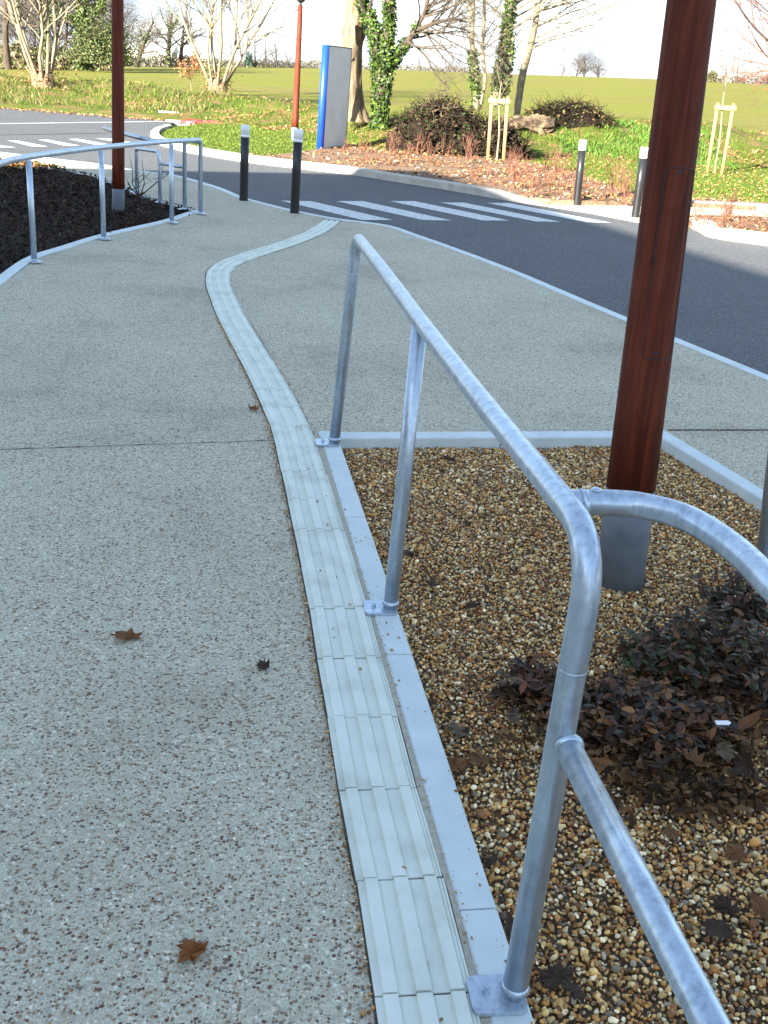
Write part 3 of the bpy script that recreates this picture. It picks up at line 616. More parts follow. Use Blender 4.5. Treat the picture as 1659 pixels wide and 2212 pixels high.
mb = MB(); mb.tube(relto(nr, roundpath(fp, [0, .10, .3, .3, .3, .12, .17, 0])), TR, 24); mb.build('rail', M['galv'], nr, True)
p2t = np.array([.065, 3.16, RZ-.012]); mb = MB(); mb.tube(relto(nr, [p2b, (p2b+p2t)/2, p2t]), TR*.96, 24); mb.build('post', M['galv'], nr, True)
for b, a in ((p1b, ang0), (p2b, ang0), (p3b, ang0)): base_plate(nr, b, a)
# weld collars seen on the tube
def collar(par, a, b, t, r):
    a = np.array(a); b = np.array(b); c = a+(b-a)*t; d = (b-a)/np.linalg.norm(b-a); mb = MB()
    mb.tube(relto(par, [c-d*.003, c-d*.001, c+d*.001, c+d*.003]), [r*.99, r+.0006, r+.0006, r*.99], 24); mb.build('weld', M['galv'], par, True)
collar(nr, p1t, p1b, .17, TR); collar(nr, fp[6], p3b, .245, TR); collar(nr, fp[5]+np.array([0, .2, 0])*0, fp[4], .9, TR)
# middle rail welded to the near post
q0 = atY(1222, 1590, 1.58); mr0 = np.array([q0[0]-.003, 1.575, q0[2]-.004]); mdir = np.array([.455-.349, .98-1.58, 0]); mdir /= np.linalg.norm(mdir)
mb = MB(); mb.tube(relto(nr, [mr0, mr0+mdir*.4, mr0+mdir*1.5]), .0235, 24); mb.build('middle_rail', M['galv'], nr, True)
mb = MB(); mb.tube(relto(nr, [mr0+mdir*(.024), mr0+mdir*.029, mr0+mdir*.034]), [.0285, .0275, .0236], 24); mb.build('weld', M['galv'], nr, True)
# return rail curving to the right from the bend
rr = thing('return_rail', 'galvanised tube branching from the handrail bend and curving back to the right', 'handrail', (.36, 1.74, RZ))
bp_ = [np.array(p) for p in ((.318, 1.755, RZ), (.40, 1.772, RZ), (.46, 1.768, RZ), (.53, 1.72, RZ), (.578, 1.60, RZ), (.60, 1.45, RZ), (.63, 1.2, RZ), (.72, .7, RZ))]
mb = MB(); mb.tube(relto(rr, catmull(bp_, 8)), .0235, 24); mb.build('rail', M['galv'], rr, True)
mb = MB(); a = np.array([.343, 1.757, RZ]); d = np.array([.97, .2, 0]); d /= np.linalg.norm(d); mb.tube(relto(rr, [a, a+d*.012, a+d*.014]), [.0262, .0255, .0236], 24); mb.build('collar', M['galv'], rr, True)
mb = MB(); c = np.array([.372, 1.768, RZ+.0225]); mb.tube(relto(rr, [c, c+[0, 0, .002], c+[0, 0, .004], c+[0, 0, .005]]), [.009, .0105, .008, .003], 16); mb.build('rivet', M['galv'], rr, True)
# far right post
rp = thing('handrail_post', 'galvanised post cut by the right edge of the picture beside the gravel bed kerb', 'handrail', (1.50, 3.76, ZP))
b0 = at(1645, 1235, ZP+.01); t0 = atY(1673, 985, b0[1]); mb = MB()
mb.tube(relto(rp, fillet([b0, b0+(t0-b0)/(t0[2]-b0[2])*(RZ-.03), (b0[0]+.35, b0[1]-.55, RZ-.02)], .1)), TR, 20); mb.build('rail', M['galv'], rp, True); base_plate(rp, b0, math.pi)

# railing round the dark bed
lr = thing('handrail', 'curved galvanised handrail around the dark mulch bed at the left', 'handrail', at(225, 516))
LZ = .825; pb = [at(74, 564), at(224, 515), at(371, 480)]
top = [at(-130, 405, LZ), at(-60, 375, LZ), at(0, 353, LZ)]+[np.array([p[0], p[1], LZ]) for p in pb]
endb = at(433, 461, ZP+.01); endt = np.array([endb[0], endb[1], LZ-.01])
path = list(catmull(top, 6))+list(fillet([top[-1]+(endt-top[-1])*.02, endt, endb], .07, 8)[1:])
mb = MB(); mb.tube(relto(lr, path), TR, 16); mb.build('rail', M['galv'], lr, True)
for (x, y, xt) in ((74, 564, 67), (224, 515, 221), (371, 480, 370)):
    b = at(x, y, ZP+.01); t_ = atY(xt, 330, b[1]); mb = MB(); pt = np.array([b[0], b[1], LZ-.015])
    mb.tube(relto(lr, [b, (b+pt)/2, pt]), TR*.95, 16); mb.build('post', M['galv'], lr, True); base_plate(lr, b, 2.2, False)
base_plate(lr, endb, 2.2, False)
l2 = thing('handrail', 'second galvanised handrail behind the mulch bed with a stepped lower end frame', 'handrail', at(400, 452))
a4 = at(399, 452, ZP+.01); c4 = np.array([a4[0], a4[1], .78]); mb = MB()
mb.tube(relto(l2, fillet([a4, c4, endt+np.array([0.0, .0, -.02])], .06)), TR*.95, 14)
mb.tube(relto(l2, [c4+[.05, -.05, 0], at(336, 305, .80), at(300, 297, .80), at(262, 287, .80), at(225, 277, .80)]), TR*.95, 14); mb.build('rail', M['galv'], l2, True)
a5 = at(346, 437, ZP+.01); a6 = at(296, 420, ZP+.01); mb = MB()
mb.tube(relto(l2, fillet([a6, (a6[0], a6[1], .57), (a5[0]-.02, a5[1]+.02, .60), (a5[0], a5[1], .44), a5], .05)), TR*.9, 14)
mb.tube(relto(l2, [(a5[0], a5[1], .47), ((a5[0]+a4[0])/2, (a5[1]+a4[1])/2, .48), (a4[0], a4[1], .49)]), TR*.85, 12); mb.build('end_frame', M['galv'], l2, True)
for b in (a4, a5, a6): base_plate(l2, b, 1, False)

# ---------------------------------------------------------------- poles
def pole(name, label, bx, tx, r0, r1, H_, zs, hatch=False, cat='lamp post', lean=None):
    o = thing(name, label, cat, bx); d = np.array(tx)-np.array(bx); d = d/d[2]
    zz = np.linspace(zs, H_, 14); rr_ = r0+(r1-r0)*zz/H_
    mb = MB(); mb.tube([tuple(d*z) for z in zz], list(rr_), 48); mb.build('shaft', M['timber'], o, True)
    mb = MB(); mb.tube([tuple(d*(-.12)), tuple(d*(zs*.5)), tuple(d*(zs-.004)), tuple(d*zs)], [r0*1.0, r0*.98, r0*.97, r0*.9], 40); mb.build('sleeve', M['zinc'], o, True)
    return o, d
bpB = at(1338, 1250, -.03); bpT = atY(1494, 0, bpB[1])
big, bd = pole('timber_pole', 'thick red stained timber pole in grey metal sleeve standing in the gravel bed', bpB, bpT, .0905, .050, 4.6, .365)
# inspection hatch, set in the curve of the pole
def on_pole(px, py):                     # angle and height where the sight line meets the shaft
    r = ray(px, py); o = np.array([0, 0, CAMH])
    best = None
    for t in np.linspace(2.5/2300, 4.5/2300, 4000):
        p = o+r*t; h = p[2]-bpB[2]; c = bpB+bd*h; rad = .0905+(.050-.0905)*h/4.6
        if np.hypot(p[0]-c[0], p[1]-c[1]) <= rad: return math.atan2(p[1]-c[1], p[0]-c[0]), h
    return None
def pole_pt(a, h, e=0):
    rad = .0905+(.050-.0905)*h/4.6+e; c = bd*h; return np.array([c[0]+rad*math.cos(a), c[1]+rad*math.sin(a), c[2]])
hc = [on_pole(1440, 362), on_pole(1500, 362), on_pole(1449, 774), on_pole(1386, 774)]
if all(hc):
    aL = (hc[0][0]+hc[3][0])/2; aR = (hc[1][0]+hc[2][0])/2; hb = (hc[2][1]+hc[3][1])/2; ht = (hc[0][1]+hc[1][1])/2
    da = (aR-aL+math.pi) % (2*math.pi)-math.pi
    ring = []; cr_ = .18
    us = []
    for (u, v) in [(0, 0), (1, 0), (1, 1), (0, 1)]: us.append((u, v))
    per = []
    for cx, cy, a0 in ((1-cr_, 1-cr_*.16, 0), (cr_, 1-cr_*.16, 90), (cr_, cr_*.16, 180), (1-cr_, cr_*.16, 270)):
        for k in range(6):
            t = math.radians(a0+90*k/5); per.append((cx+cr_*math.cos(t), cy+cr_*.16*math.sin(t)))
    per2 = []
    for i in range(len(per)):
        a = per[i]; b = per[(i+1) % len(per)]; n = max(1, int(math.hypot(b[0]-a[0], b[1]-a[1])*10))
        per2 += [(a[0]+(b[0]-a[0])*k/n, a[1]+(b[1]-a[1])*k/n) for k in range(n)]
    mb = MB(); pp = [pole_pt(aL+da*u, hb+(ht-hb)*v, .0005) for u, v in per2]+[pole_pt(aL+da*per2[0][0], hb+(ht-hb)*per2[0][1], .0005)]
    mb.tube(pp, .0019, 6, False); hatch = mb.build('hatch_seam', M['dark'], big)
    for (x, y) in ((1468, 372), (1417, 764)):
        q = on_pole(x, y)
        if q:
            mb = MB(); a0, h0 = q; nrm = np.array([math.cos(a0), math.sin(a0), 0]); p = pole_pt(a0, h0, 0)
            mb.tube([p-nrm*.004, p+nrm*.0012, p+nrm*.0013], [.0065, .0065, .004], 16); mb.build('screw', M['dark'], big)
lpB = at(256, 457, .0); lpT = atY(254, 0, lpB[1])
pole('timber_pole', 'red brown timber lamp pole rising out of the dark mulch bed at left', lpB, lpT, .070, .052, 4.4, .25)
fl = at(636, 303, .07); flT = atY(649, 12, fl[1])
fo, fd = pole('street_lamp', 'slender orange brown street lamp pole on the lawn left of the blue sign', fl, flT, .080, .05, flT[2]-fl[2], .28)
hL = flT[2]-fl[2]; mb = MB(); mb.tube([tuple(fd*hL), tuple(fd*(hL+.06))], [.03, .03], 12); mb.tube([tuple(fd*(hL+.06)), tuple(fd*(hL+.14)), tuple(fd*(hL+.5)), tuple(fd*(hL+.56))], [.05, .13, .17, .05], 20); mb.build('lantern', M['dark'], fo, True)

# ---------------------------------------------------------------- bollards
def bollard(name, label, px, py, tx, ty):
    b = at(px, py, ZP); t_ = atY(tx, ty, b[1]); o = thing(name, label, 'bollard', b, 'black and white bollards at the crossing'); d = t_-b; H_ = d[2]; d = d/d[2]
    r = .054; mb = MB(); mb.tube([tuple(d*z) for z in (-.02, .01, H_*.5, H_-.142)], r, 28); mb.build('post', M['black'], o, True)
    mb = MB(); zz = [H_-.142, H_-.141, H_-.118, H_-.115, H_-.107, H_-.104, H_-.012, H_-.004, H_]; rr_ = [r*.98, r+.002, r+.002, r-.004, r-.004, r+.002, r+.002, r-.002, r-.012]
    mb.tube([tuple(d*z) for z in zz], rr_, 28); mb.build('cap', M['white'], o, True); return o
bollard('bollard', 'shaded black bollard with white cap, the farther left one at the kerb', 526, 433, 530, 270)
bollard('bollard', 'shaded black bollard with white cap standing at the start of the crossing', 636, 460, 645, 279)
bollard('bollard', 'sunlit black bollard with white cap across the road, clear of the timber pole', 1245, 444, 1260, 302)
bollard('bollard', 'black bollard with white cap across the road, half hidden behind the timber pole', 1372, 470, 1393, 318)

# ---------------------------------------------------------------- sign
s0 = at(691, 322, .07); st_ = atY(704, 97, s0[1]); sg = thing('totem_sign', 'tall blank grey totem sign with a blue edge on the lawn', 'sign', s0)
hS = st_[2]-s0[2]; lean = (st_-s0)/hS; mb = MB(); mb.tube([tuple(lean*z) for z in (-.05, hS*.5, hS)], .075, 20); mb.build('blue_edge', M['blue'], sg, True)
e = np.array([.27, .95, 0]); e /= np.linalg.norm(e); far = at(722, 318, .07); wS = 1.15
dd = np.array([.385, 1.1, 0]); wS = np.linalg.norm(dd); dd /= wS
mb = MB(); nS = np.array([dd[1], -dd[0], 0]); c = dd*(wS/2+.06)+lean*(hS/2); mb.box(c, (wS, .12, hS-.04), dd, nS, lean/np.linalg.norm(lean)); mb.build('panel', M['signgrey'], sg)
mb = MB(); mb.box(dd*(wS+.07)+lean*(hS/2), (.02, .13, hS), dd, nS, lean/np.linalg.norm(lean)); mb.box(dd*(wS/2+.06)+lean*(hS-.01), (wS, .13, .02), dd, nS, lean/np.linalg.norm(lean)); mb.build('trim', M['dark'], sg)

# ---------------------------------------------------------------- trees
def batch_tubes(lines, sides):
    groups = {}
    for P, R_ in lines: groups.setdefault(len(P), []).append((P, R_))
    Vs = []; Fs = []; n0 = 0
    for n, L in groups.items():
        Pa = np.array([l[0] for l in L]); Ra = np.array([l[1] for l in L]); N = len(L)
        T = np.gradient(Pa, axis=1); T /= np.linalg.norm(T, axis=2)[..., None]+1e-9
        A = Pa[:, -1]-Pa[:, 0]; ref = np.where(np.abs(A[:, 2:3])/(np.linalg.norm(A, axis=1)[:, None]+1e-9) < .8, np.array([[0, 0, 1.]]), np.array([[1., 0, 0]]))
        Nn = np.cross(T, ref[:, None, :]); Nn /= np.linalg.norm(Nn, axis=2)[..., None]+1e-9; B = np.cross(T, Nn)
        t = np.arange(sides)*2*math.pi/sides
        V = Pa[:, :, None, :]+Ra[:, :, None, None]*(np.cos(t)[None, None, :, None]*Nn[:, :, None, :]+np.sin(t)[None, None, :, None]*B[:, :, None, :])
        Vs.append(V.reshape(-1, 3)); i = np.arange(N)[:, None, None]*n*sides; j = np.arange(n-1)[None, :, None]*sides; k = np.arange(sides)[None, None, :]; k2 = (k+1) % sides
        F = np.stack(np.broadcast_arrays(i+j+k, i+j+k2, i+j+sides+k2, i+j+sides+k), -1).reshape(-1, 4)+n0; Fs.append(F); n0 += N*n*sides
    return np.concatenate(Vs), np.concatenate(Fs)
def grow(out, p, d, L, r, lvl, mx_, rnd, up=.25, spread=.7, kids=(5, 6, 5, 4), wig=.12, r_end=.35):
    n = (7, 6, 5, 4, 4)[min(lvl, 4)]; P = [p]; dd = np.array(d, float); dd = dd/np.linalg.norm(dd)
    for i in range(n-1):
        dd = dd+rnd.normal(0, wig, 3)+np.array([0, 0, up*.25]); dd /= np.linalg.norm(dd); P.append(P[-1]+dd*L/(n-1))
    R_ = r*np.linspace(1, r_end if lvl < mx_ else .3, n); out[lvl].append((np.array(P), R_))
    if lvl >= mx_: return
    for k in range(kids[min(lvl, 3)]):
        t = rnd.uniform(.3, 1.0); i = min(int(t*(n-1)), n-2); f = t*(n-1)-i; q = P[i]*(1-f)+P[i+1]*f; td = P[i+1]-P[i]; td /= np.linalg.norm(td)
        s = rnd.normal(0, 1, 3); s -= td*(s@td); s /= np.linalg.norm(s); nd_ = td*(1-spread*.55)+s*spread
        rc = r*(1-(1-r_end)*t)*rnd.uniform(.45, .7)
        grow(out, q, nd_, L*rnd.uniform(.45, .75), rc, lvl+1, mx_, rnd, up, spread, kids, wig*1.15, r_end)
def ivy_leaves(lines, n, size, spreadr, rnd, tmin=0, tmax=1):
    Ls = np.array([np.linalg.norm(P[-1]-P[0])*np.mean(R_) for P, R_ in lines]); pr_ = Ls/Ls.sum(); idx = rnd.choice(len(lines), n, p=pr_); Ps = []; Ns = []
    for k in idx:
        P, R_ = lines[k]; t = rnd.uniform(tmin, tmax)*(len(P)-1); i = min(int(t), len(P)-2); f = t-i; q = P[i]*(1-f)+P[i+1]*f; rad = R_[i]*(1-f)+R_[i+1]*f
        u = rnd.normal(0, 1, 3); u /= np.linalg.norm(u); td = P[i+1]-P[i]; td /= np.linalg.norm(td); u -= td*(u@td); u /= np.linalg.norm(u)
        g = spreadr*(.55+.45*math.sin(q[2]*4.1+3*u[0])*math.sin(q[2]*9+5*u[1])); Ps.append(q+u*(rad+abs(rnd.normal(.35, .45))*g)+rnd.normal(0, .03, 3)); Ns.append(u)
    return np.array(Ps), np.array(Ns)
IVY = [(.02, .042, .004), (.045, .09, .008), (.010, .022, .003), (.08, .13, .012), (.03, .06, .006)]
def finish_tree(o, out, bark, twigmat, ntr=2, sides=(12, 6, 4, 3, 3)):
    Vs = []; Fs = []; n = 0
    for l in range(ntr):
        if out[l]:
            V, F = batch_tubes(out[l], sides[l]); Vs.append(V); Fs.append(F+n); n += len(V)
    tr = mesh('trunk', relto(o, np.concatenate(Vs)), np.concatenate(Fs), bark, o, True)
    Vs = []; Fs = []; n = 0
    for l in range(ntr, 5):
        if out[l]:
            V, F = batch_tubes(out[l], sides[l]); Vs.append(V); Fs.append(F+n); n += len(V)
    if Vs: mesh('crown', relto(o, np.concatenate(Vs)), np.concatenate(Fs), twigmat, o, True)
def ivy_part(o, lines, n, size, spr, rnd, tmin=0, tmax=1, cols=IVY):
    P, N = ivy_leaves(lines, n, size, spr, rnd, tmin, tmax); V, F, c = scatter_leaves('', P, N, size, cols, '', asp=.85)
    mesh('ivy', relto(o, V), F, M['leaf'], o, col=c)
def newout(): return [[], [], [], [], []]
def gz(x, y): return float(hgt(x, y))
def ground_at(px, py, z0=.4, it=12):      # where the sight line meets the terrain
    z = z0
    for _ in range(it): p = at(px, py, z); z = .5*z+.5*gz(p[0], p[1])
    return np.array([p[0], p[1], gz(p[0], p[1])])

def coppice(label, px, py, stems, seed, Lh, rad, lean=.45, bark='bark_pale', kids=(7, 6, 4, 3), stump=.5, Y=None, mx_=3, kind='coppiced_tree', twr=1.0):
    rnd = np.random.default_rng(seed); b = ground_at(px, py) if Y is None else atY(px, py, Y)
    o = thing(kind, label, 'tree', b); out = newout()
    for k in range(stems):
        a = 2*math.pi*k/stems+rnd.uniform(-.3, .3); l = lean*rnd.uniform(.5, 1.2); q = b+np.array([math.cos(a)*stump*.5, math.sin(a)*stump*.5, stump*.6])
        grow(out, q, (math.cos(a)*l, math.sin(a)*l, 1), Lh*rnd.uniform(.8, 1.1), rad*rnd.uniform(.7, 1.1), 0, mx_, rnd, up=.3, spread=.55, kids=kids, wig=.09)
    # stump
    m = MB(); ringn = 16; V = []; F = []
    hs = (0, .25, .5, .8, 1.0); rs = (1.15, .95, .9, .95, .45)
    for i, (h, r_) in enumerate(zip(hs, rs)):
        for j in range(ringn):
            t = 2*math.pi*j/ringn; rr_ = stump*.75*r_*(1+.16*math.sin(3*t+i)+.1*math.sin(7*t+2*i)+rnd.normal(0, .04)); V.append((rr_*math.cos(t), rr_*math.sin(t), -.1+h*(stump+.25)))
    for i in range(4):
        for j in range(ringn): F.append([i*ringn+j, i*ringn+(j+1) % ringn, (i+1)*ringn+(j+1) % ringn, (i+1)*ringn+j])
    F.append([4*ringn+j for j in range(ringn)]); mesh('stump', V, F, M['bark'], o, True)
    finish_tree(o, out, M[bark], M['twig'], 2); return o, out, b, rnd
o, out, b, rnd = coppice('pale many stemmed coppiced tree on the bank at the far left edge', 95, 198, 9, 11, 4.6, .062, .42, kids=(11, 7, 4, 2))
P = b+rnd.normal(0, 1, (500, 3))*np.array([.42, .42, .25])+np.array([0, 0, .4]); V, F, c = scatter_leaves('', P, None, .09, [(.30, .13, .05), (.22, .09, .04), (.36, .2, .1)], ''); mesh('dead_leaves', relto(o, V), F, M['dryleaf'], o, col=c)
o, out, b, rnd = coppice('coppiced tree with a knotty leaf filled stump in the middle of the left bank', 470, 205, 9, 23, 5.8, .085, .72, kids=(9, 6, 4, 2), stump=.62)
P = b+rnd.normal(0, 1, (700, 3))*np.array([.40, .40, .3])+np.array([0, 0, .55]); V, F, c = scatter_leaves('', P, None, .09, [(.30, .13, .05), (.22, .09, .04), (.05, .1, .02), (.36, .2, .1)], ''); mesh('dead_leaves', relto(o, V), F, M['dryleaf'], o, col=c)

# pollard trunk
def pollard():
    rnd = np.random.default_rng(5); b = ground_at(768, 262); o = thing('pollard_tree', 'stout bare brown trunk with knotty burrs beside the blue edged sign', 'tree', b)
    Yb = b[1]; n = 40; k = 30; V = []; F = []
    cl = [(262, 768, 34), (250, 766, 29), (225, 761, 26), (190, 757, 25), (150, 756, 24), (110, 757, 23), (70, 762, 22), (30, 768, 20), (-20, 772, 18), (-90, 776, 15), (-190, 776, 11)]
    cl = np.array(cl, float); yy = np.linspace(262, -190, n); cx = np.interp(yy, cl[::-1, 0], cl[::-1, 1]); hw = np.interp(yy, cl[::-1, 0], cl[::-1, 2])
    burr = [(75, -.4, .34, 12), (118, 3.6+1.1, .5, 14), (45, -1.4, .3, 10), (140, -1.2, .22, 8), (90, -1.9, .25, 9)]
    for i in range(n):
        c = atY(cx[i], yy[i], Yb); r = hw[i]*Yb/2490/1.0
        for j in range(k):
            t = 2*math.pi*j/k; q = 1+.05*math.sin(5*t+yy[i]*.01)+.05*math.sin(9*t+yy[i]*.02)+rnd.normal(0, .012)
            if yy[i] > 215: q *= 1+.16*max(0, math.sin(4*t+.7))*(yy[i]-215)/47
            for (by, ba, am, w_) in burr:
                da = (t-(ba % 6.283)+math.pi) % (2*math.pi)-math.pi; q += am*math.exp(-((yy[i]-by)/w_)**2-(da/.42)**2)*(1+rnd.normal(0, .25))
            V.append(c+np.array([r*q*math.cos(t), r*q*math.sin(t), 0]))
    for i in range(n-1):
        for j in range(k): F.append([i*k+j, i*k+(j+1) % k, (i+1)*k+(j+1) % k, (i+1)*k+j])
    mesh('trunk', relto(o, V), F, M['bark'], o, True)
    out = newout()
    for q in range(16):
        c = atY(772, rnd.uniform(-190, -60), Yb); a = rnd.uniform(0, 6.28); grow(out, c, (math.cos(a), math.sin(a), .8), 2.6, .05, 1, 3, rnd, kids=(5, 5, 5, 4))
    V, F = batch_tubes(out[1]+out[2]+out[3], 4); mesh('crown', relto(o, V), F, M['twig'], o, True)
pollard()
# forked tree wrapped in ivy
def ivy_tree():
    rnd = np.random.default_rng(9); b = ground_at(822, 275); Yb = b[1]; o = thing('ivy_clad_tree', 'forked tree wrapped in glossy green ivy right of the bare trunk', 'tree', b); out = newout()
    def line(pts, rs, lvl=0):
        P = catmull([atY(x, y, Yb+dy) for x, y, dy in pts], 4); R_ = np.interp(np.linspace(0, 1, len(P)), np.linspace(0, 1, len(rs)), rs); out[lvl].append((P, R_)); return P
    S = Yb/2490
    main = [line([(820, 288, 0), (820, 250, 0), (824, 200, 0), (826, 150, 0), (822, 118, 0)], [19*S, 13*S, 15*S, 19*S, 15*S]),
            line([(822, 130, 0), (810, 80, 0), (795, 35, .1), (782, 0, .2), (770, -60, .3), (760, -150, .3)], [15*S, 12*S, 11*S, 9*S, 6*S, 4*S]),
            line([(828, 130, 0), (834, 90, 0), (842, 40  , .08), (840, 0, -.2), (845, -70, -.2), (850, -160, -.3)], [14*S, 12*S, 10*S, 9*S, 6*S, 4*S]),
            line([(832, 150, 0), (856, 122  , .08), (880, 90, -.2), (900, 68, -.3), (935, 52, -.4), (975, 42, -.4), (1010, 48, -.5)], [11*S, 9*S, 7*S, 5.5*S, 4*S, 3*S, 1.6*S]),
            line([(893, 74, -.2), (905, 50, -.2), (918, 25, -.2), (925, -10, -.3), (930, -80, -.3)], [6*S, 5*S, 4*S, 4*S, 3*S])]
    ivl = [(P, R_) for P, R_ in out[0][:3]]+[(out[0][3][0][:9], out[0][3][1][:9]), (out[0][4][0][:4], out[0][4][1][:4])]
    for li in (1, 2, 3, 3, 4, 3, 4, 3, 4):
        P, R_ = out[0][li]
        for q in range(6):
            i = rnd.integers(len(P)//3, len(P)-1); td = P[i]-P[i-1]; td /= np.linalg.norm(td); s = rnd.normal(0, 1, 3); s[0] = abs(s[0]) if li > 2 else s[0]; s -= td*(s@td); s /= np.linalg.norm(s)
            grow(out, P[i], td*.6+s*.8, rnd.uniform(1.0, 2.2), R_[i]*.4, 1, 3, rnd, up=.15, kids=(5, 6, 5, 4), wig=.14)
    for q in range(10):
        c = np.array([0, 0, 0])
    finish_tree(o, out, M['bark_dark'], M['twig'], 2)
    ivy_part(o, ivl, 8500, .075, .085, rnd)
    ivy_part(o, [(out[0][0][0][:8], out[0][0][1][:8])], 900, .08, .05, rnd)
ivy_tree()
# slender stems group at the right of the root pile
def stems_tree():
    rnd = np.random.default_rng(31)
    specs = [('slender pale grey stem with ivy at its foot, left of the stem group', 1030, 212, [(1030, 212), (1024, 150), (1019, 80), (1022, 0), (1026, -120)], [7, 6, 5.5, 5, 4], 900, (0, .40)),
             ('thin twisting bare stem between two ivy footed trees', 1038, 215, [(1038, 215), (1048, 175), (1042, 110), (1046, 30), (1044, -90)], [4.5, 4, 4, 3.5, 2.5], 0, None),
             ('leaning tree with thick ivy behind the left staked sapling', 1088, 200, [(1072, 205), (1080, 150), (1095, 70), (1104, 0), (1112, -110)], [9, 8, 8, 7, 5], 2600, (0, 1)),
             ('bare pale stem rising between the ivy covered stems', 1100, 205, [(1090, 205), (1098, 150), (1106, 90), (1098, 30), (1090, -80)], [5, 5, 4, 4, 3], 500, (0, .5)),
             ('smooth grey leaning tree at the right of the stem group with long drooping branches', 1116, 238, [(1117, 238), (1128, 165), (1140, 120), (1155, 60), (1162, 0), (1168, -90)], [8, 8, 7, 6.5, 6, 4], 0, None)]
    for (lab, px, py, pts, rs, niv, tr_) in specs:
        b = ground_at(px, py, .9); b = np.array(b); Yb = b[1]; Yb = min(Yb, 36); b = atY(px, py, Yb); S = Yb/2490
        o = thing('slender_tree', lab, 'tree', b); out = newout(); P = catmull([atY(x, y, Yb) for x, y in pts], 5); P[0] -= np.array([0, 0, .3]); R_ = np.interp(np.linspace(0, 1, len(P)), np.linspace(0, 1, len(rs)), rs)*S; out[0].append((P, R_))
        for q in range(9 if 'drooping' not in lab else 14):
            i = rnd.integers(int(len(P)*.45), len(P)-1); s = rnd.normal(0, 1, 3); s[2] = .25
            if 'drooping' in lab: s[0] = abs(s[0])+.9; s[1] *= .6
            s /= np.linalg.norm(s); grow(out, P[i], s+np.array([0, 0, .35]), rnd.uniform(1.6, 3.0), R_[i]*.32, 1, 3, rnd, up=.04 if 'drooping' in lab else .2, kids=(6, 6, 5, 4), wig=.09)
        finish_tree(o, out, M['bark_pale'], M['twig'], 2)
        if niv: ivy_part(o, [(P, R_)], niv, .09, .14, rnd, *tr_)
stems_tree()
# tree reaching in at the top right corner: trunk stands outside the frame
def edge_tree():
    rnd = np.random.default_rng(77); Yb = 27.; b = atY(1900, 330, Yb); b[2] = gz(b[0], b[1]); o = thing('bare_tree', 'bare branches reaching in at the top right corner', 'tree', b); out = newout()
    P = catmull([b-[0, 0, .2], b+[0.05, 0, 1.2], b+[-.1, 0, 2.6], b+[.1, 0, 4.2]], 4); out[0].append((P, np.linspace(.16, .08, len(P))))
    for (pts) in ([(1890, 205), (1780, 160), (1690, 110), (1640, 70), (1600, 20), (1570, -40)], [(1890, 150), (1790, 120), (1700, 60), (1620, -10)], [(1890, 230), (1780, 195), (1700, 150), (1655, 120), (1630, 85)], [(1890, 60), (1760, 20), (1660, -60)]):
        Q = catmull([atY(x, y, Yb-.3) for x, y in pts], 4); R_ = np.linspace(.05, .010, len(Q)); out[1].append((Q, R_))
        for k in range(12):
            i = rnd.integers(4, len(Q)-1); td = Q[i]-Q[i-1]; td /= np.linalg.norm(td); s = rnd.normal(0, 1, 3); s -= td*(s@td); s /= np.linalg.norm(s)
            grow(out, Q[i], td+s*.7, rnd.uniform(.7, 1.4), R_[i]*.6, 2, 4, rnd, up=.05, kids=(5, 5, 5, 4), wig=.1)
    finish_tree(o, out, M['bark_dark'], M['redstem'], 2)
edge_tree()
# staked saplings
def stakes(label, slabel, b1, t1, b2, t2, sb, stp, kind):
    Yb = at(*b1, .08)[1]; A = atY(*b1, Yb); B = atY(*t1, Yb); Yc = Yb-.05; C_ = atY(*b2, Yc); D = atY(*t2, Yc)
    o = thing('tree_stake', label, 'tree stake', A, 'pine stakes holding the young trees')
    for (p, q) in ((A, B), (C_, D)):
        mb = MB(); mb.tube(relto(o, [p-[0, 0, .1], (p+q)/2, q]), [.038, .037, .036], 12); mb.build('stake', M['stake'], o, True)
    u = (D-B); L = np.linalg.norm(u); u /= L; f = np.array([-u[1], u[0], 0]); f /= np.linalg.norm(f); mb = MB()
    mb.box(relto(o, (B+D)/2+np.array([0, 0, -.09]))+f*(-.06), (L+.12, .03, .085), u, f, np.cross(u, f)); mb.build('crossbar', M['stake'], o)
    s0_ = atY(*sb, Yb+.02); s1_ = atY(*stp, Yb+.02); rnd = np.random.default_rng(int(b1[0])); t = thing('sapling', slabel, 'young tree', s0_, 'young trees between stakes'); out = newout()
    P = catmull([s0_-[0, 0, .05], s0_+(s1_-s0_)*.35+[.02, 0, 0], s0_+(s1_-s0_)*.7-[.02, 0, 0], s1_], 4); R_ = np.linspace(.024, .012, len(P)); out[0].append((P, R_))
    for k in range(5):
        i = rnd.integers(len(P)-4, len(P)-1); a = rnd.uniform(0, 6.28); grow(out, P[i], (math.cos(a)*.6, math.sin(a)*.5, 1), .65, .010, 1, 3, rnd, kids=(3, 3, 2, 2), up=.3)
    finish_tree(t, out, M['bark_pale'], M['twig'], 1)
    Q = np.array([l[0][-1] for l in out[2]+out[3]]); Q = Q[rnd.random(len(Q)) < .35]; V, F, c = scatter_leaves('', Q, None, .08, [(.3, .1, .07), (.22, .08, .05)], ''); mesh('dry_leaves', relto(t, V), F, M['dryleaf'], t, col=c)
stakes('pair of pine stakes with crossbar in front of the root heap', 'thin sapling tied between the stakes in front of the root heap', (1054, 345), (1063, 207), (1088, 347), (1097, 209), (1073, 343), (1083, 175), 0)
stakes('pair of pine stakes with crossbar right of the timber pole', 'thin forked sapling between the stakes right of the timber pole', (1528, 373), (1551, 222), (1559, 377), (1585, 224), (1543, 374), (1573, 150), 0)

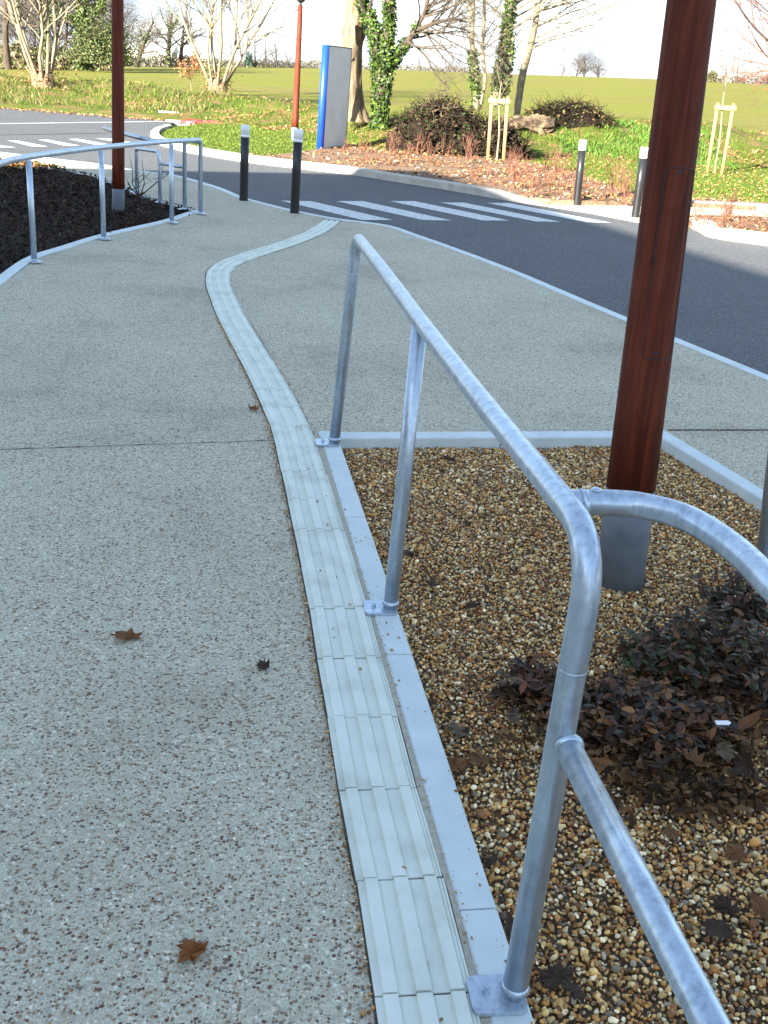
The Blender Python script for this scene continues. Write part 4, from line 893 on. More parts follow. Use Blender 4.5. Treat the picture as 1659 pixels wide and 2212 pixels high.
# small brown-leaved sapling
rnd = np.random.default_rng(4); b = ground_at(414, 195); o = thing('sapling', 'small sapling holding orange brown dead leaves on the left bank', 'young tree', b); out = newout()
grow(out, b, (-.1, 0, 1), 1.3, .028, 0, 2, rnd, kids=(11, 5, 3, 2), spread=.8); finish_tree(o, out, M['bark_pale'], M['twig'], 1)
P = np.concatenate([l[0][1:] for l in out[1]+out[2]]); P = P[P[:, 2] > b[2]+.55]; P = np.repeat(P, 2, 0)+rnd.normal(0, .06, (len(P)*2, 3)); V, F, c = scatter_leaves('', P, None, .10, [(.40, .16, .07), (.34, .12, .05), (.45, .22, .1)], '', asp=.8); mesh('leaves', relto(o, V), F, M['dryleaf'], o, col=c)

# background trees
def far_tree(label, px, py, Y, Hh, rad, seed, wide=.7, bark='bark_dark', dens=(9, 7, 5, 4), ivy=0, kind='bare_tree', twig='twig_far', group=None, lean=0, tw=1.0, h0=.35, mx_=3):
    rnd = np.random.default_rng(seed); b = atY(px, py, Y); b[2] = min(b[2], b[2]); o = thing(kind, label, 'tree', b, group); out = newout()
    d = np.array([lean, 0, 1.]); d /= np.linalg.norm(d)
    P = [b-[0, 0, .6]]; n = 9; dd = d.copy()
    for i in range(n):
        dd = dd+rnd.normal(0, .05, 3); dd /= np.linalg.norm(dd); P.append(P[-1]+dd*(Hh*.85/n))
    P = np.array(P); R_ = rad*np.linspace(1, .25, len(P)); out[0].append((P, R_))
    for k in range(dens[0]+6):
        i = rnd.integers(max(1, int(n*h0)), n); a = rnd.uniform(0, 6.28); L = Hh*.42*wide*rnd.uniform(.7, 1.15)*(1.15-i/n*.5)
        grow(out, P[i], (math.cos(a), math.sin(a), rnd.uniform(.2, .9)), L, R_[i]*.45, 1, mx_, rnd, up=.2, kids=(0, dens[1], dens[2], dens[3]), wig=.17, spread=.75)
    finish_tree(o, out, M[bark], M[twig], 2, (8, 4, 3, 3, 3))
    if ivy: ivy_part(o, [(P[:8], R_[:8])]+out[1][:6], ivy*2, .22, .9*rad+.30, rnd, cols=[(.06, .09, .02), (.04, .06, .015), (.09, .12, .03)])
    return o
far_tree('tall grey trunked woodland tree at the extreme left edge', 18, 140, 118, 14, .40, 101, 1.0)
far_tree('tall ivy wrapped woodland tree behind the left coppiced tree', 98, 139, 116, 14, .34, 102, .9, ivy=1500)
far_tree('broad dark green ivy clad tree just left of the left pole', 182, 137, 112, 14, .45, 103, .8, ivy=4200)
far_tree('woodland tree with fine brown twigs between the ivy clad trunks', 140, 140, 125, 12, .22, 104, 1.0, dens=(12, 7, 5, 3))
far_tree('thin woodland tree seen through the stems at the left edge', 55, 140, 130, 11, .22, 105, 1.1, dens=(12, 7, 5, 3))
far_tree('fine twigged tree directly behind the left pole', 235, 138, 135, 10, .2, 106, 1.1, dens=(12, 7, 5, 3))
far_tree('leaning oak at the field edge right of the left pole', 292, 139, 170, 8.6, .42, 107, 1.15, lean=.35, ivy=260)
far_tree('spreading oak with ivy on its trunk, middle of the three field oaks', 362, 140, 172, 9.5, .38, 108, 1.1, ivy=500)
far_tree('rounded oak nearest the coppiced tree among the field oaks', 388, 139, 176, 8.5, .38, 109, 1.2, lean=.1)
for i, (px, py, H_) in enumerate([(500, 140, 6.5), (520, 141, 7.5), (552, 141, 7.2), (575, 142, 7.8), (598, 142, 6.2), (625, 143, 4.2)]):
    far_tree('misty bare tree in the distant row beyond the field, %s' % ['first from the left', 'second from the left', 'right of the small dark conifer', 'tallest of the row', 'second from the right', 'smallest at the right end'][i], px, py, 230, H_, .16, 120+i, 1.0, dens=(8, 6, 4, 3), h0=.2, group='distant row of bare trees')
far_tree('tallest bare round headed tree on the right skyline, centre of its clump', 1262, 164, 205, 4.9, .16, 140, 1.3, dens=(20, 9, 6, 4), h0=.15)
far_tree('bare tree on the right skyline, right of its clump', 1292, 165, 206, 4.1, .14, 141, 1.3, dens=(18, 9, 6, 4), h0=.15)
far_tree('small lone bare tree on the right skyline left of the clump', 1215, 163, 204, 3.3, .10, 142, 1.2, dens=(7, 6, 4, 3), h0=.2)
far_tree('lower bare tree on the right skyline, left half of its clump', 1244, 164, 207, 4.3, .14, 149, 1.3, dens=(18, 9, 6, 4), h0=.15)
far_tree('reddish bare tree on the skyline behind the right staked sapling', 1590, 181, 198, 4.8, .16, 143, 1.4, dens=(12, 8, 5, 3), h0=.1, twig='redstem')
far_tree('low bare tree on the skyline at the right edge', 1655, 186, 200, 4.6, .15, 144, 1.4, dens=(11, 8, 5, 3), h0=.1)
far_tree('small bare tree on the skyline between the bare trunk and ivy tree', 775, 150, 210, 4.6, .12, 145, 1.2, dens=(8, 6, 4, 3), h0=.2)
far_tree('small bare skyline tree right of the ivy tree', 908, 154, 210, 4.2, .1, 146, 1.0, dens=(7, 6, 4, 3), h0=.2)
far_tree('upright feathery skyline tree between ivy tree and root heap', 965, 156, 212, 3.0, .1, 147, .8, dens=(8, 6, 4, 3), h0=.1)
far_tree('faint skyline tree left of the blue edged sign', 672, 148, 225, 3.6, .1, 148, 1.1, dens=(8, 6, 4, 3), h0=.15)
for i, (px, H_) in enumerate([(-30, 13), (36, 12), (78, 12.5), (120, 11), (160, 12), (205, 10.5), (250, 9)]):
    far_tree('fine twigged bare tree in the woodland edge, %s' % ['just outside the left edge', 'second from the left edge', 'right of the second coppice stem', 'left of the dark ivy clad tree', 'touching the dark ivy clad tree', 'above the holly bush', 'half hidden by the left pole'][i], px, 139, 126+i*2, H_, .17, 160+i, 1.15, dens=(20, 9, 7, 5), h0=.12, bark='bark_dark', group='bare woodland edge trees')
# leafy bushes and hedges
def bush(name, label, c, sz, n, size, cols, cat='bush', seed=1):
    rnd = np.random.default_rng(seed); o = thing(name, label, cat, c); u = rnd.normal(0, 1, (n, 3)); u /= np.linalg.norm(u, axis=1)[:, None]; r = rnd.uniform(.45, 1.0, (n, 1))
    lump = 1+.22*np.sin(u[:, :1]*5+seed)*np.sin(u[:, 2:3]*6+seed*2)+.12*np.sin(u[:, 1:2]*11+u[:, :1]*9); P = u*r*lump*np.array(sz); P[:, 2] = np.abs(P[:, 2])
    V, F, cc = scatter_leaves('', P, u, size, cols, '', asp=.8); mesh('foliage', V, F, M['leaf'], o, col=cc)
    out = newout()
    for k in range(8): a = rnd.uniform(0, 6.28); grow(out, np.array([0, 0, -.1]), (math.cos(a)*.7, math.sin(a)*.7, 1), sz[2]*.8, max(sz)*.015, 0, 1, rnd, kids=(4, 3, 2, 2))
    V, F = batch_tubes(out[0]+out[1], 4); mesh('stems', V, F, M['bark_dark'], o, True); return o
bush('holly_bush', 'dark green rounded bush at the field edge beside the left pole', atY(222, 138, 110), (3.2, 2.0, 3.9), 14000, .19, [(.035, .055, .015), (.06, .085, .02), (.10, .09, .03), (.05, .07, .02)], seed=3)
bush('conifer', 'small dark conifer standing in the distant row of trees', atY(538, 141, 228), (.9, .8, 2.4), 700, .4, [(.02, .045, .03), (.03, .06, .035)], 'tree', 4)
bush('evergreen_bush', 'dark evergreen bush on the skyline touching the timber pole', atY(1537, 176, 196), (1.0, .8, 2.0), 600, .3, [(.05, .06, .02), (.1, .08, .03)], seed=6)
def hedge(name, label, x0, x1, yb, Y, h, n, seed, cols=((.13, .12, .09), (.17, .15, .12), (.10, .11, .07))):
    rnd = np.random.default_rng(seed); a = atY(x0, yb[0], Y); b = atY(x1, yb[1], Y); t = rnd.uniform(0, 1, n); P = a+(b-a)*t[:, None]; hh = h*(.55+.45*np.abs(np.sin(t*23+seed)*np.sin(t*7.3+1)))
    P[:, 2] += rnd.uniform(-.3, 1, n)*hh; P[:, 1] += rnd.uniform(-1.5, 1.5, n); o = thing(name, label, 'hedge', a)
    V, F, c = scatter_leaves('', P, None, .5, cols, '', tilt=1.0, asp=.45); mesh('foliage', relto(o, V), F, M['leaf'], o, col=c)
    L = []
    for k in range(int(n/30)):
        q = a+(b-a)*rnd.random()+np.array([0, rnd.uniform(-1, 1), -.3]); e_ = q+np.array([rnd.normal(0, .4), 0, h*rnd.uniform(.7, 1.6)]); L.append((np.array([q, (q+e_)/2+rnd.normal(0, .1, 3), e_]), np.array([.05, .035, .012])))
    V, F = batch_tubes(L, 3); mesh('stems', relto(o, V), F, M['twig_far'], o)
hedge('hedge', 'low brown hedge along the far field edge behind the left pole and oaks', 250, 430, (140, 141), 180, 1.6, 2600, 1)
hedge('hedge', 'far hedge under the misty row of bare trees', 430, 700, (141, 146), 235, 1.5, 2600, 2)
hedge('hedge', 'thin far hedge on the skyline behind the bare trunk and ivy tree', 700, 1010, (148, 157), 215, 1.3, 2000, 3)
hedge('hedge', 'low hedge on the skyline at the right edge', 1480, 1800, (177, 192), 203, 2.0, 2600, 4, ((.15, .11, .1), (.19, .14, .12), (.11, .1, .07)))
hedge('hedge', 'scrubby undergrowth below the woodland trees at far left', -200, 260, (141, 139), 122, 2.4, 3600, 5, ((.12, .1, .05), (.16, .13, .07), (.07, .09, .03)))
# distant farm shed
fb = atY(330, 133, 210); fs = thing('farm_shed', 'distant shed with a pale roof glimpsed under the field oaks', 'shed', fb)
mb = MB(); mb.box((0, 0, .5), (8, 5, 2.6)); mb.build('wall', M['render'], fs); mb = MB()
mb.add([(-4.3, -2.8, 1.8), (4.3, -2.8, 1.8), (4.3, 2.8, 1.8), (-4.3, 2.8, 1.8), (-4.3, 0, 3.0), (4.3, 0, 3.0)], [[0, 1, 5, 4], [2, 3, 4, 5], [0, 4, 3], [1, 2, 5]]); mb.build('roof', M['roof'], fs)

# ---------------------------------------------------------------- root heap, log, brush
def mound(name, label, cat, c, sz, seed, nroot, rl, mats, rootrad=(.012, .035), lumps=.2, leaves=0, lcols=None):
    rnd = np.random.default_rng(seed); o = thing(name, label, cat, c); V = []; F = []; m, k = 14, 30
    for i in range(m):
        ph = math.pi/2*i/(m-1)
        for j in range(k):
            t = 2*math.pi*j/k; q = 1+lumps*math.sin(3*t+seed)*math.cos(ph*2)+lumps*.6*math.sin(7*t+i)+rnd.normal(0, lumps*.3); V.append((sz[0]*q*math.cos(ph)*math.cos(t), sz[1]*q*math.cos(ph)*math.sin(t), sz[2]*math.sin(ph)*(1+.12*math.sin(5*t))-.1))
    for i in range(m-1):
        for j in range(k): F.append([i*k+j, i*k+(j+1) % k, (i+1)*k+(j+1) % k, (i+1)*k+j])
    mesh('earth_core', V, F, M['earth'], o)
    L = []
    for q in range(nroot):
        ph = rnd.uniform(.05, 1.5); t = rnd.uniform(0, 6.283); p = np.array([sz[0]*math.cos(ph)*math.cos(t), sz[1]*math.cos(ph)*math.sin(t), sz[2]*math.sin(ph)]); nrm = p/np.array(sz)**2; nrm /= np.linalg.norm(nrm)
        tg = rnd.normal(0, 1, 3); tg -= nrm*(tg@nrm); tg /= np.linalg.norm(tg); tg[2] -= .5; ll = rl*rnd.uniform(.4, 1.3); r0 = rnd.uniform(*rootrad); pts = [p]
        for s in range(4): tg = tg+rnd.normal(0, .35, 3)+nrm*.12; tg /= np.linalg.norm(tg); pts.append(pts[-1]+tg*ll/4+nrm*.01)
        L.append((np.array(pts), r0*np.array([1, .9, .75, .5, .2])))
    L.sort(key=lambda l: -l[0][0][2]+rnd.normal(0, sz[2]*.22)); h = len(L)//8  # light on the heap coloured in: paler roots at the crest, darker below
    V, F = batch_tubes(L[:h], 5); mesh('pale_roots', V, F, M[mats[0]], o, True); V, F = batch_tubes(L[h:], 4); mesh('dark_roots', V, F, M[mats[1]], o, True)
    if leaves:
        u = rnd.normal(0, 1, (leaves, 3)); u /= np.linalg.norm(u, axis=1)[:, None]; u[:, 2] = np.abs(u[:, 2]); V, F, cc = scatter_leaves('', u*np.array(sz)*rnd.uniform(.95, 1.18, (leaves, 1)), u, .09, lcols, ''); mesh('leaves', V, F, M['dryleaf'], o, col=cc)
    return o
c1 = ground_at(950, 296, .3); mound('root_heap', 'dark upturned root mass heaped beside the ivy tree', 'root heap', c1, (1.02, .8, 1.02), 3, 900, .42, ('wood_cut', 'root'), (.006, .018), leaves=900, lcols=[(.02, .045, .008), (.05, .03, .015), (.03, .03, .01)])
def on_ground(px, py, Y): p = atY(px, py, Y); p[2] = gz(p[0], p[1])-.03; return p
c2 = on_ground(1062, 285, c1[1]+.1); mound('root_heap', 'lower tangle of pale roots behind the left staked sapling', 'root heap', c2, (.80, .6, .74), 8, 700, .38, ('wood_cut', 'root'), (.006, .022))
c3 = on_ground(1228, 282, 30.2); mound('brush_heap', 'heap of dark cut brushwood to the right of the weathered log', 'brushwood', c3, (1.15, .7, .52), 12, 800, .45, ('root', 'root'), (.004, .010), leaves=500, lcols=[(.08, .08, .02), (.13, .08, .035), (.05, .06, .02)])
lg = on_ground(1140, 284, 29.0); lg[2] -= .04; lo = thing('log', 'weathered split log with a broken stump end lying by the root tangle', 'log', lg)
rnd = np.random.default_rng(2); V = []; F = []; n, k = 34, 26; A_ = np.array([-.75, .1, .18]); B_ = np.array([.62, -.05, .36])
for i in range(n):
    t = i/(n-1); c = A_+(B_-A_)*t+np.array([0, 0, .05*math.sin(t*5)]); r = .15+.07*math.exp(-((t-.75)/.10)**2)+.05*math.exp(-((t-.05)/.08)**2)+.02*math.sin(t*23)
    for j in range(k):
        a = 2*math.pi*j/k; q = 1+.15*math.sin(3*a+t*6)+.14*math.sin(5*a-t*9)+.12*math.sin(11*a+t*3)+rnd.normal(0, .05); V.append(c+np.array([rnd.normal(0, .01), r*q*math.cos(a), r*q*math.sin(a)]))
for i in range(n-1):
    for j in range(k): F.append([i*k+j, i*k+(j+1) % k, (i+1)*k+(j+1) % k, (i+1)*k+j])
F += [list(range(k))[::-1], [(n-1)*k+j for j in range(k)]]; mesh('trunk', V, F, M['wood_cut'], lo)
mb = MB()
for (a, b_, r) in (((.2, -.1, .2), (.40, -.25, .02), .09), ((-.45, -.05, .2), (-.7, -.2, .05), .10)):
    mb = MB(); a = np.array(a); b_ = np.array(b_); mb.tube([a, (a+b_)/2+[0, 0, .05], b_], [r, r*.85, r*.7], 9); mb.build('branch_stub', M['wood_cut'], lo)
pass

# ---------------------------------------------------------------- grass, litter, shrubs
def blades(name, P, h, cols, label, cat='grass', wd=.012, lean=.35):
    n = len(P); a = RNG.uniform(0, 6.283, n); hh = h*RNG.uniform(.5, 1.3, n); w_ = wd*RNG.uniform(.7, 1.3, n)
    U = np.stack([np.cos(a), np.sin(a), np.zeros(n)], 1); T = np.stack([RNG.normal(0, lean, n), RNG.normal(0, lean, n), np.ones(n)], 1)
    m1 = P+T*hh[:, None]*.55; tip = P+T*np.array([1.7, 1.7, 1])*hh[:, None]
    V = np.stack([P-U*w_[:, None], P+U*w_[:, None], m1+U*w_[:, None]*.7, m1-U*w_[:, None]*.7, tip], 1).reshape(-1, 3); b = np.arange(n)*5
    F = [np.stack([b, b+1, b+2, b+3], 1), np.stack([b+3, b+2, b+4], 1)]
    c = np.array(cols)[RNG.integers(0, len(cols), n)]*RNG.uniform(.7, 1.3, (n, 1))
    return tag(mesh(name, V, F, M['blade'], col=np.repeat(c, 5, 0)), label, cat, kind='stuff')
G1 = [(.050, .080, .008), (.075, .115, .012), (.115, .135, .022), (.042, .060, .008)]; GD = [(.17, .13, .062), (.13, .10, .045), (.22, .175, .09), (.07, .09, .02)]
def clumpy(x, y, s=1.0): return .5+.5*np.sin(x*1.7*s+1.3*np.sin(y*1.1*s))*np.sin(y*1.9*s+.8*np.sin(x*2.3*s))
def pts_area(n, x0, x1, y0, y1): return np.stack([RNG.uniform(x0, x1, n), RNG.uniform(y0, y1, n)], 1)
# bank grass
P = pts_area(150000, -24, 18, 24, 42); cy = np.interp(P[:, 0], CREST[:, 0], CREST[:, 1]); d = P[:, 1]-cy
keep = (d > -5.6) & (d < 4) & (clumpy(P[:, 0], P[:, 1]) > RNG.uniform(.15, .9, len(P))); P = P[keep]; P3 = np.column_stack([P, hgt(P[:, 0], P[:, 1])-.01])
blades('bank_grass', P3, .095, G1, 'clumpy green grass growing along the bank below the trees', wd=.008)
P = np.concatenate([pts_area(26000, -24, -6.2, 33, 39.5), pts_area(3000, -1.6, 2, 27, 31)]); P = P[clumpy(P[:, 0]*.7, P[:, 1]*.7+2) > RNG.uniform(.2, .9, len(P))]; P3 = np.column_stack([P, hgt(P[:, 0], P[:, 1])-.01])
blades('dry_grass', P3, .20, GD+G1[:2]*2, 'straw coloured dry grass mixed with green along the foot of the left bank', wd=.008, lean=.4)
P = np.concatenate([pts_area(5500, 3.6, 8.0, 27.0, 31.5), pts_area(700, 9.3, 11, 26.5, 29)]); P = P[clumpy(P[:, 0], P[:, 1], .7) > RNG.uniform(0, .7, len(P))]; P3 = np.column_stack([P, hgt(P[:, 0], P[:, 1])-.01])
blades('bank_grass', P3, .12, [(.045, .105, .012), (.06, .13, .018), (.08, .145, .022)], 'bright green lush grass tufts on the bank behind the right bollard', wd=.015)
P = pts_area(90000, -8, 12, 15.5, 30.5); ok = inpoly(P, lawn) & ~inpoly(P, bedpts); P = P[ok]; P = P[np.abs(clumpy(P[:, 0], P[:, 1], 2)) > RNG.uniform(0, .5, len(P))]; P3 = np.column_stack([P, np.maximum(.072, hgt(P[:, 0], P[:, 1]))])
blades('lawn_grass', P3, .035, G1, 'short green lawn grass on the island behind the white kerb', wd=.010)
# fallen leaves
LC = [(.30, .145, .055), (.24, .095, .04), (.36, .21, .10), (.16, .07, .035), (.33, .18, .09)]
P = pts_area(60000, -20, 16, 22, 40); cy = np.interp(P[:, 0], CREST[:, 0], CREST[:, 1]); d = P[:, 1]-cy; w1 = (d > -5.5) & (d < 3.0); P = P[w1 & (clumpy(P[:, 0]+1, P[:, 1]+2.2, .6) > RNG.uniform(.35, 1.25, len(P)))]
P3 = np.column_stack([P, np.maximum(.08, hgt(P[:, 0], P[:, 1]))+.03]); stuff_leaves('leaf_litter', P3, .085, LC, 'fallen orange brown leaves scattered over the bank', 'leaf litter')
P = pts_area(26000, -3, 12, 14, 25); P = P[inpoly(P, bedpts)]; P = P[clumpy(P[:, 0], P[:, 1], 1.4) > RNG.uniform(0.1, 1.1, len(P))]; P3 = np.column_stack([P, np.full(len(P), .10)])
stuff_leaves('leaf_litter', P3, .075, LC+[(.3, .26, .22)], 'fallen leaves and bark chips covering the bed beyond the crossing', 'leaf litter', tilt=.35)
P = pts_area(5000, 3, 8, 11, 17); P = P[inpoly(P, smallbed)]; P3 = np.column_stack([P, np.full(len(P), .105)]); stuff_leaves('leaf_litter', P3, .06, LC+[(.3, .26, .22)], 'fallen leaves in the small bed right of the timber pole', 'leaf litter', tilt=.35)
P = pts_area(2500, 2, 11, 17, 27); P = P[inpoly(P, lawn)]; P3 = np.column_stack([P, np.full(len(P), .10)]); stuff_leaves('leaf_litter', P3, .06, LC, 'single fallen leaves dotted over the right hand lawn', 'leaf litter')
q = pts_area(900, -18, -5.5, 30.2, 31.2); P3 = np.column_stack([q, np.full(len(q), .02)]); stuff_leaves('leaf_litter', P3, .08, LC, 'line of dead leaves along the far gutter of the left road', 'leaf litter')
q = np.array([k*(1-t)+k2*t for k, k2 in zip(kc[26:-8], kc[27:-7]) for t in (0, .3, .6)])+RNG.normal(0, .03, (0 or len(kc[26:-8])*3, 2)); q = q-np.array([.03, .06]); P3 = np.column_stack([q, np.full(len(q), .012)])
# chips on the dark mulch bed
P = pts_area(26000, -9, -2, 7, 17); P = P[inpoly(P, [tuple(p) for p in lb])]; 
def lbz(P): return -.03+.05*np.clip((P[:, 1]-9)/5, 0, 1)+.02*np.sin(P[:, 0]*3)*np.sin(P[:, 1]*2.3)
P3 = np.column_stack([P, lbz(P)+RNG.uniform(0, .02, len(P))]); stuff_leaves('bark_mulch', P3, .055, [(.010, .006, .004), (.022, .012, .007), (.04, .022, .011), (.014, .009, .006), (.09, .052, .028)], 'dark bark mulch covering the left bed inside the curved handrail', 'mulch', tilt=.7, asp=.4)
gx, gy = np.meshgrid(np.linspace(-9.6, -2, 60), np.linspace(6.8, 17.2, 80)); G = np.column_stack([gx.ravel(), gy.ravel()]); inn = inpoly(G, [tuple(p) for p in lb]); Vg = np.column_stack([G, lbz(G)-.008])
poly_sheet('mulch_bed', [[tuple(p) for p in lb]], -.028, M['mulch'])
ii, jj = np.meshgrid(np.arange(79), np.arange(59), indexing='ij'); a = (ii*60+jj).ravel(); Fq = np.stack([a, a+1, a+61, a+60], 1); Fq = Fq[inn[Fq].all(1)]; tag(mesh('mulch_surface', Vg, Fq, M['mulch'], smooth=True), kind='structure')
q = W([(20, 358), (60, 358), (100, 365), (50, 362), (80, 360), (30, 362)]); P = np.repeat(np.array(q), 60, 0)+RNG.normal(0, .25, (360, 2)); P = P[inpoly(P, [tuple(p) for p in lb])]; P3 = np.column_stack([P, lbz(P)+.03]); stuff_leaves('leaf_litter', P3, .08, LC+G1[:2], 'sunlit leaves at the far corner of the dark mulch bed', 'leaf litter')

# red-stemmed shrubs
def shrub_meshes(seed, n, h):
    rnd = np.random.default_rng(seed); L = []
    for k in range(n):
        a = rnd.uniform(0, 6.28); l = rnd.uniform(0, .45); p = np.array([rnd.normal(0, .05), rnd.normal(0, .05), 0]); d = np.array([math.cos(a)*l, math.sin(a)*l, 1]); d /= np.linalg.norm(d); hh = h*rnd.uniform(.5, 1.1); pts = [p]
        for s in range(4): d = d+rnd.normal(0, .08, 3); d /= np.linalg.norm(d); pts.append(pts[-1]+d*hh/4)
        L.append((np.array(pts), np.array([.004, .0036, .003, .002, .001])))
        for q in range(3):
            i = rnd.integers(1, 4); e_ = pts[i]+(d+rnd.normal(0, .35, 3))*hh*.3; L.append((np.array([pts[i], (pts[i]+e_)/2, e_, e_+[0, 0, .01], e_+[0, 0, .02]]), np.array([.003, .003, .002, .001, .001])))
    V, F = batch_tubes(L, 3); me = mesh('stems', V, F, M['redstem'], None); P = rnd.normal(0, 1, (26, 3))*np.array([.13, .13, .03])+np.array([0, 0, .06]); V, F, c = scatter_leaves('', P, None, .06, LC, ''); ml = mesh('dead_leaves', V, F, M['dryleaf'], None, col=c)
    m1, m2 = me.data, ml.data; bpy.data.objects.remove(me); bpy.data.objects.remove(ml); return m1, m2
SM = [shrub_meshes(50, 12, .40), shrub_meshes(51, 9, .34), shrub_meshes(52, 14, .46)]
sh = [(795, 352), (833, 355), (882, 352), (925, 348), (980, 362), (845, 335), (905, 332), (960, 335), (1010, 352), (745, 332), (1050, 372), (1100, 378), (1130, 392), (1165, 400), (1200, 385), (1215, 410), (1280, 410), (1320, 425), (1150, 425), (1060, 395), (1110, 408), (1240, 428), (1290, 432), (1340, 415), (1180, 370), (1250, 390), (1350, 437), (870, 322), (935, 320), (1000, 335), (780, 328), (1020, 388)]
for i, (x, y) in enumerate(sh):
    p = at(x, y, .09); m1, m2 = SM[i % 3]; o = thing('dormant_shrub', 'leafless reddish brown shrub in the bed beyond the crossing', 'shrub', p, 'dormant shrubs beyond the crossing')
    for nm, m_ in (('stems', m1), ('dead_leaves', m2)): c = bpy.data.objects.new(nm, m_); COL.objects.link(c); c.parent = o
    o.rotation_euler = (0, 0, i*2.1); s = RNG.uniform(.7, 1.25); o.scale = (s, s, s)
for i, (x, y) in enumerate([(1502, 482), (1535, 492), (1572, 478), (1600, 500), (1640, 490), (1560, 500)]):
    p = at(x, y, .09); m1, m2 = SM[i % 3]; o = thing('dormant_shrub', 'leafless shrub in the small bed right of the timber pole', 'shrub', p, 'dormant shrubs in the small right bed')
    for nm, m_ in (('stems', m1), ('dead_leaves', m2)): c = bpy.data.objects.new(nm, m_); COL.objects.link(c); c.parent = o
    o.rotation_euler = (0, 0, i*1.3); s = RNG.uniform(.6, .9); o.scale = (s, s, s)
# bare weed in the mulch bed
rnd = np.random.default_rng(8); b = at(302, 425, .02); o = thing('bare_shrub', 'spindly bare shrub in the mulch bed beside the left pole sleeve', 'shrub', b); L = []
for (ex, ey) in ((287, 365), (309, 365), (365, 375), (275, 395), (300, 385), (240, 400)):
    e_ = atY(ex, ey, b[1]+rnd.normal(0, .1)); m_ = (b+e_)/2+rnd.normal(0, .03, 3); L.append((np.array([b, m_, e_]), np.array([.008, .006, .003]))); 
    for q in range(3): s = m_+(e_-m_)*rnd.random(); t = s+rnd.normal(0, .08, 3)+[0, 0, .1]; L.append((np.array([s, (s+t)/2, t]), np.array([.004, .003, .002])))
V, F = batch_tubes(L, 4); mesh('stems', relto(o, V), F, M['bark_dark'], o)

# near shrub with dark leaves
def near_shrub(name, label, cpx, cpy, sx, sy, hz, n, seed, cols):
    rnd = np.random.default_rng(seed); c = at(cpx, cpy, GZ); o = thing(name, label, 'shrub', c); Ls = []; LV = []; LF = []; LC_ = []; nv = 0
    ov = [(0, 0), (.16, .22), (.20, .5), (.12, .8), (0, 1.), (-.12, .8), (-.2, .5), (-.16, .22)]
    for k in range(n):
        a = rnd.uniform(0, 6.28); rr_ = math.sqrt(rnd.random()); bx = np.array([math.cos(a)*rr_*sx*.7, math.sin(a)*rr_*sy*.7, .0]); d = np.array([math.cos(a)*.5*rr_, math.sin(a)*.5*rr_, 1.])+rnd.normal(0, .25, 3); d /= np.linalg.norm(d)
        hh = hz*rnd.uniform(.25, 1.35)*(1-.3*rr_); pts = [bx]
        for s in range(5): d = d+rnd.normal(0, .14, 3); d /= np.linalg.norm(d); pts.append(pts[-1]+d*hh/5)
        pts = np.array(pts); Ls.append((pts, np.array([.0028, .0025, .002, .0018, .0014, .001])))
        for q in range(rnd.integers(9, 15)):
            t = rnd.uniform(.15, 1)*5; i = min(int(t), 4); p = pts[i]*(1-(t-i))+pts[i+1]*(t-i); az = rnd.uniform(0, 6.28); u = np.array([math.cos(az), math.sin(az), rnd.normal(.1, .45)]); u /= np.linalg.norm(u)
            w_ = np.cross(u, [0, 0, 1])+rnd.normal(0, .25, 3); w_ -= u*(w_@u); w_ /= np.linalg.norm(w_); nn2 = np.cross(w_, u); L_ = rnd.uniform(.014, .046)
            for (x, y) in ov: LV.append(p+u*y*L_+w_*x*L_*1.25+nn2*L_*(.35*x*x*4*.5-.25*y*y))
            LF.append([nv+z_ for z_ in range(8)]); nv += 8; cc = np.array(cols[rnd.integers(len(cols))])*rnd.uniform(.6, 1.4); LC_ += [cc]*8
    V, F = batch_tubes(Ls, 4); mesh('stems', V, F, M['bark_dark'], o)
    mesh('foliage', LV, np.array(LF), M['leaf'], o, col=np.array(LC_))
DK = [(.016, .018, .006), (.032, .040, .011), (.034, .014, .004), (.08, .030, .007), (.12, .050, .012), (.024, .013, .006), (.05, .03, .008)]
RU = [(.07, .022, .006), (.12, .04, .010), (.030, .012, .006), (.18, .075, .018), (.020, .018, .007)]
near_shrub('low_shrub', 'low dark shrub with green and purple leaves at the right edge of the gravel', 1590, 1450, .42, .27, .15, 200, 1, DK+RU[:3])
near_shrub('low_shrub', 'rusty leaved low shrub spreading behind the near handrail post', 1370, 1560, .38, .22, .09, 230, 2, RU)
near_shrub('low_shrub', 'small brown leaved shrub left of the near handrail post', 1170, 1500, .10, .10, .09, 46, 3, RU[:3])
near_shrub('low_shrub', 'dark red leaved shrub clump under the curve of the return rail', 1590, 1330, .13, .08, .17, 50, 4, [(.06, .020, .008), (.04, .014, .006), (.03, .035, .012)])
near_shrub('low_shrub', 'sparse green leaved shrub clump between the post and the dark shrub', 1440, 1440, .17, .10, .11, 70, 5, [(.03, .04, .012), (.05, .06, .018), (.09, .035, .010), (.05, .022, .008)])
q = []
for (x, y, sx_, sy_, n_) in ((1400, 1600, .33, .20, 1500), (1560, 1500, .25, .20, 900), (1200, 1510, .16, .10, 350), (1500, 1720, .26, .10, 350)):
    c = at(x, y, GZ); u = RNG.normal(0, .5, (n_, 2)); q.append(np.column_stack([c[0]+u[:, 0]*sx_, c[1]+u[:, 1]*sy_, np.full(n_, GZ+.004)+RNG.uniform(0, .03, n_)]))
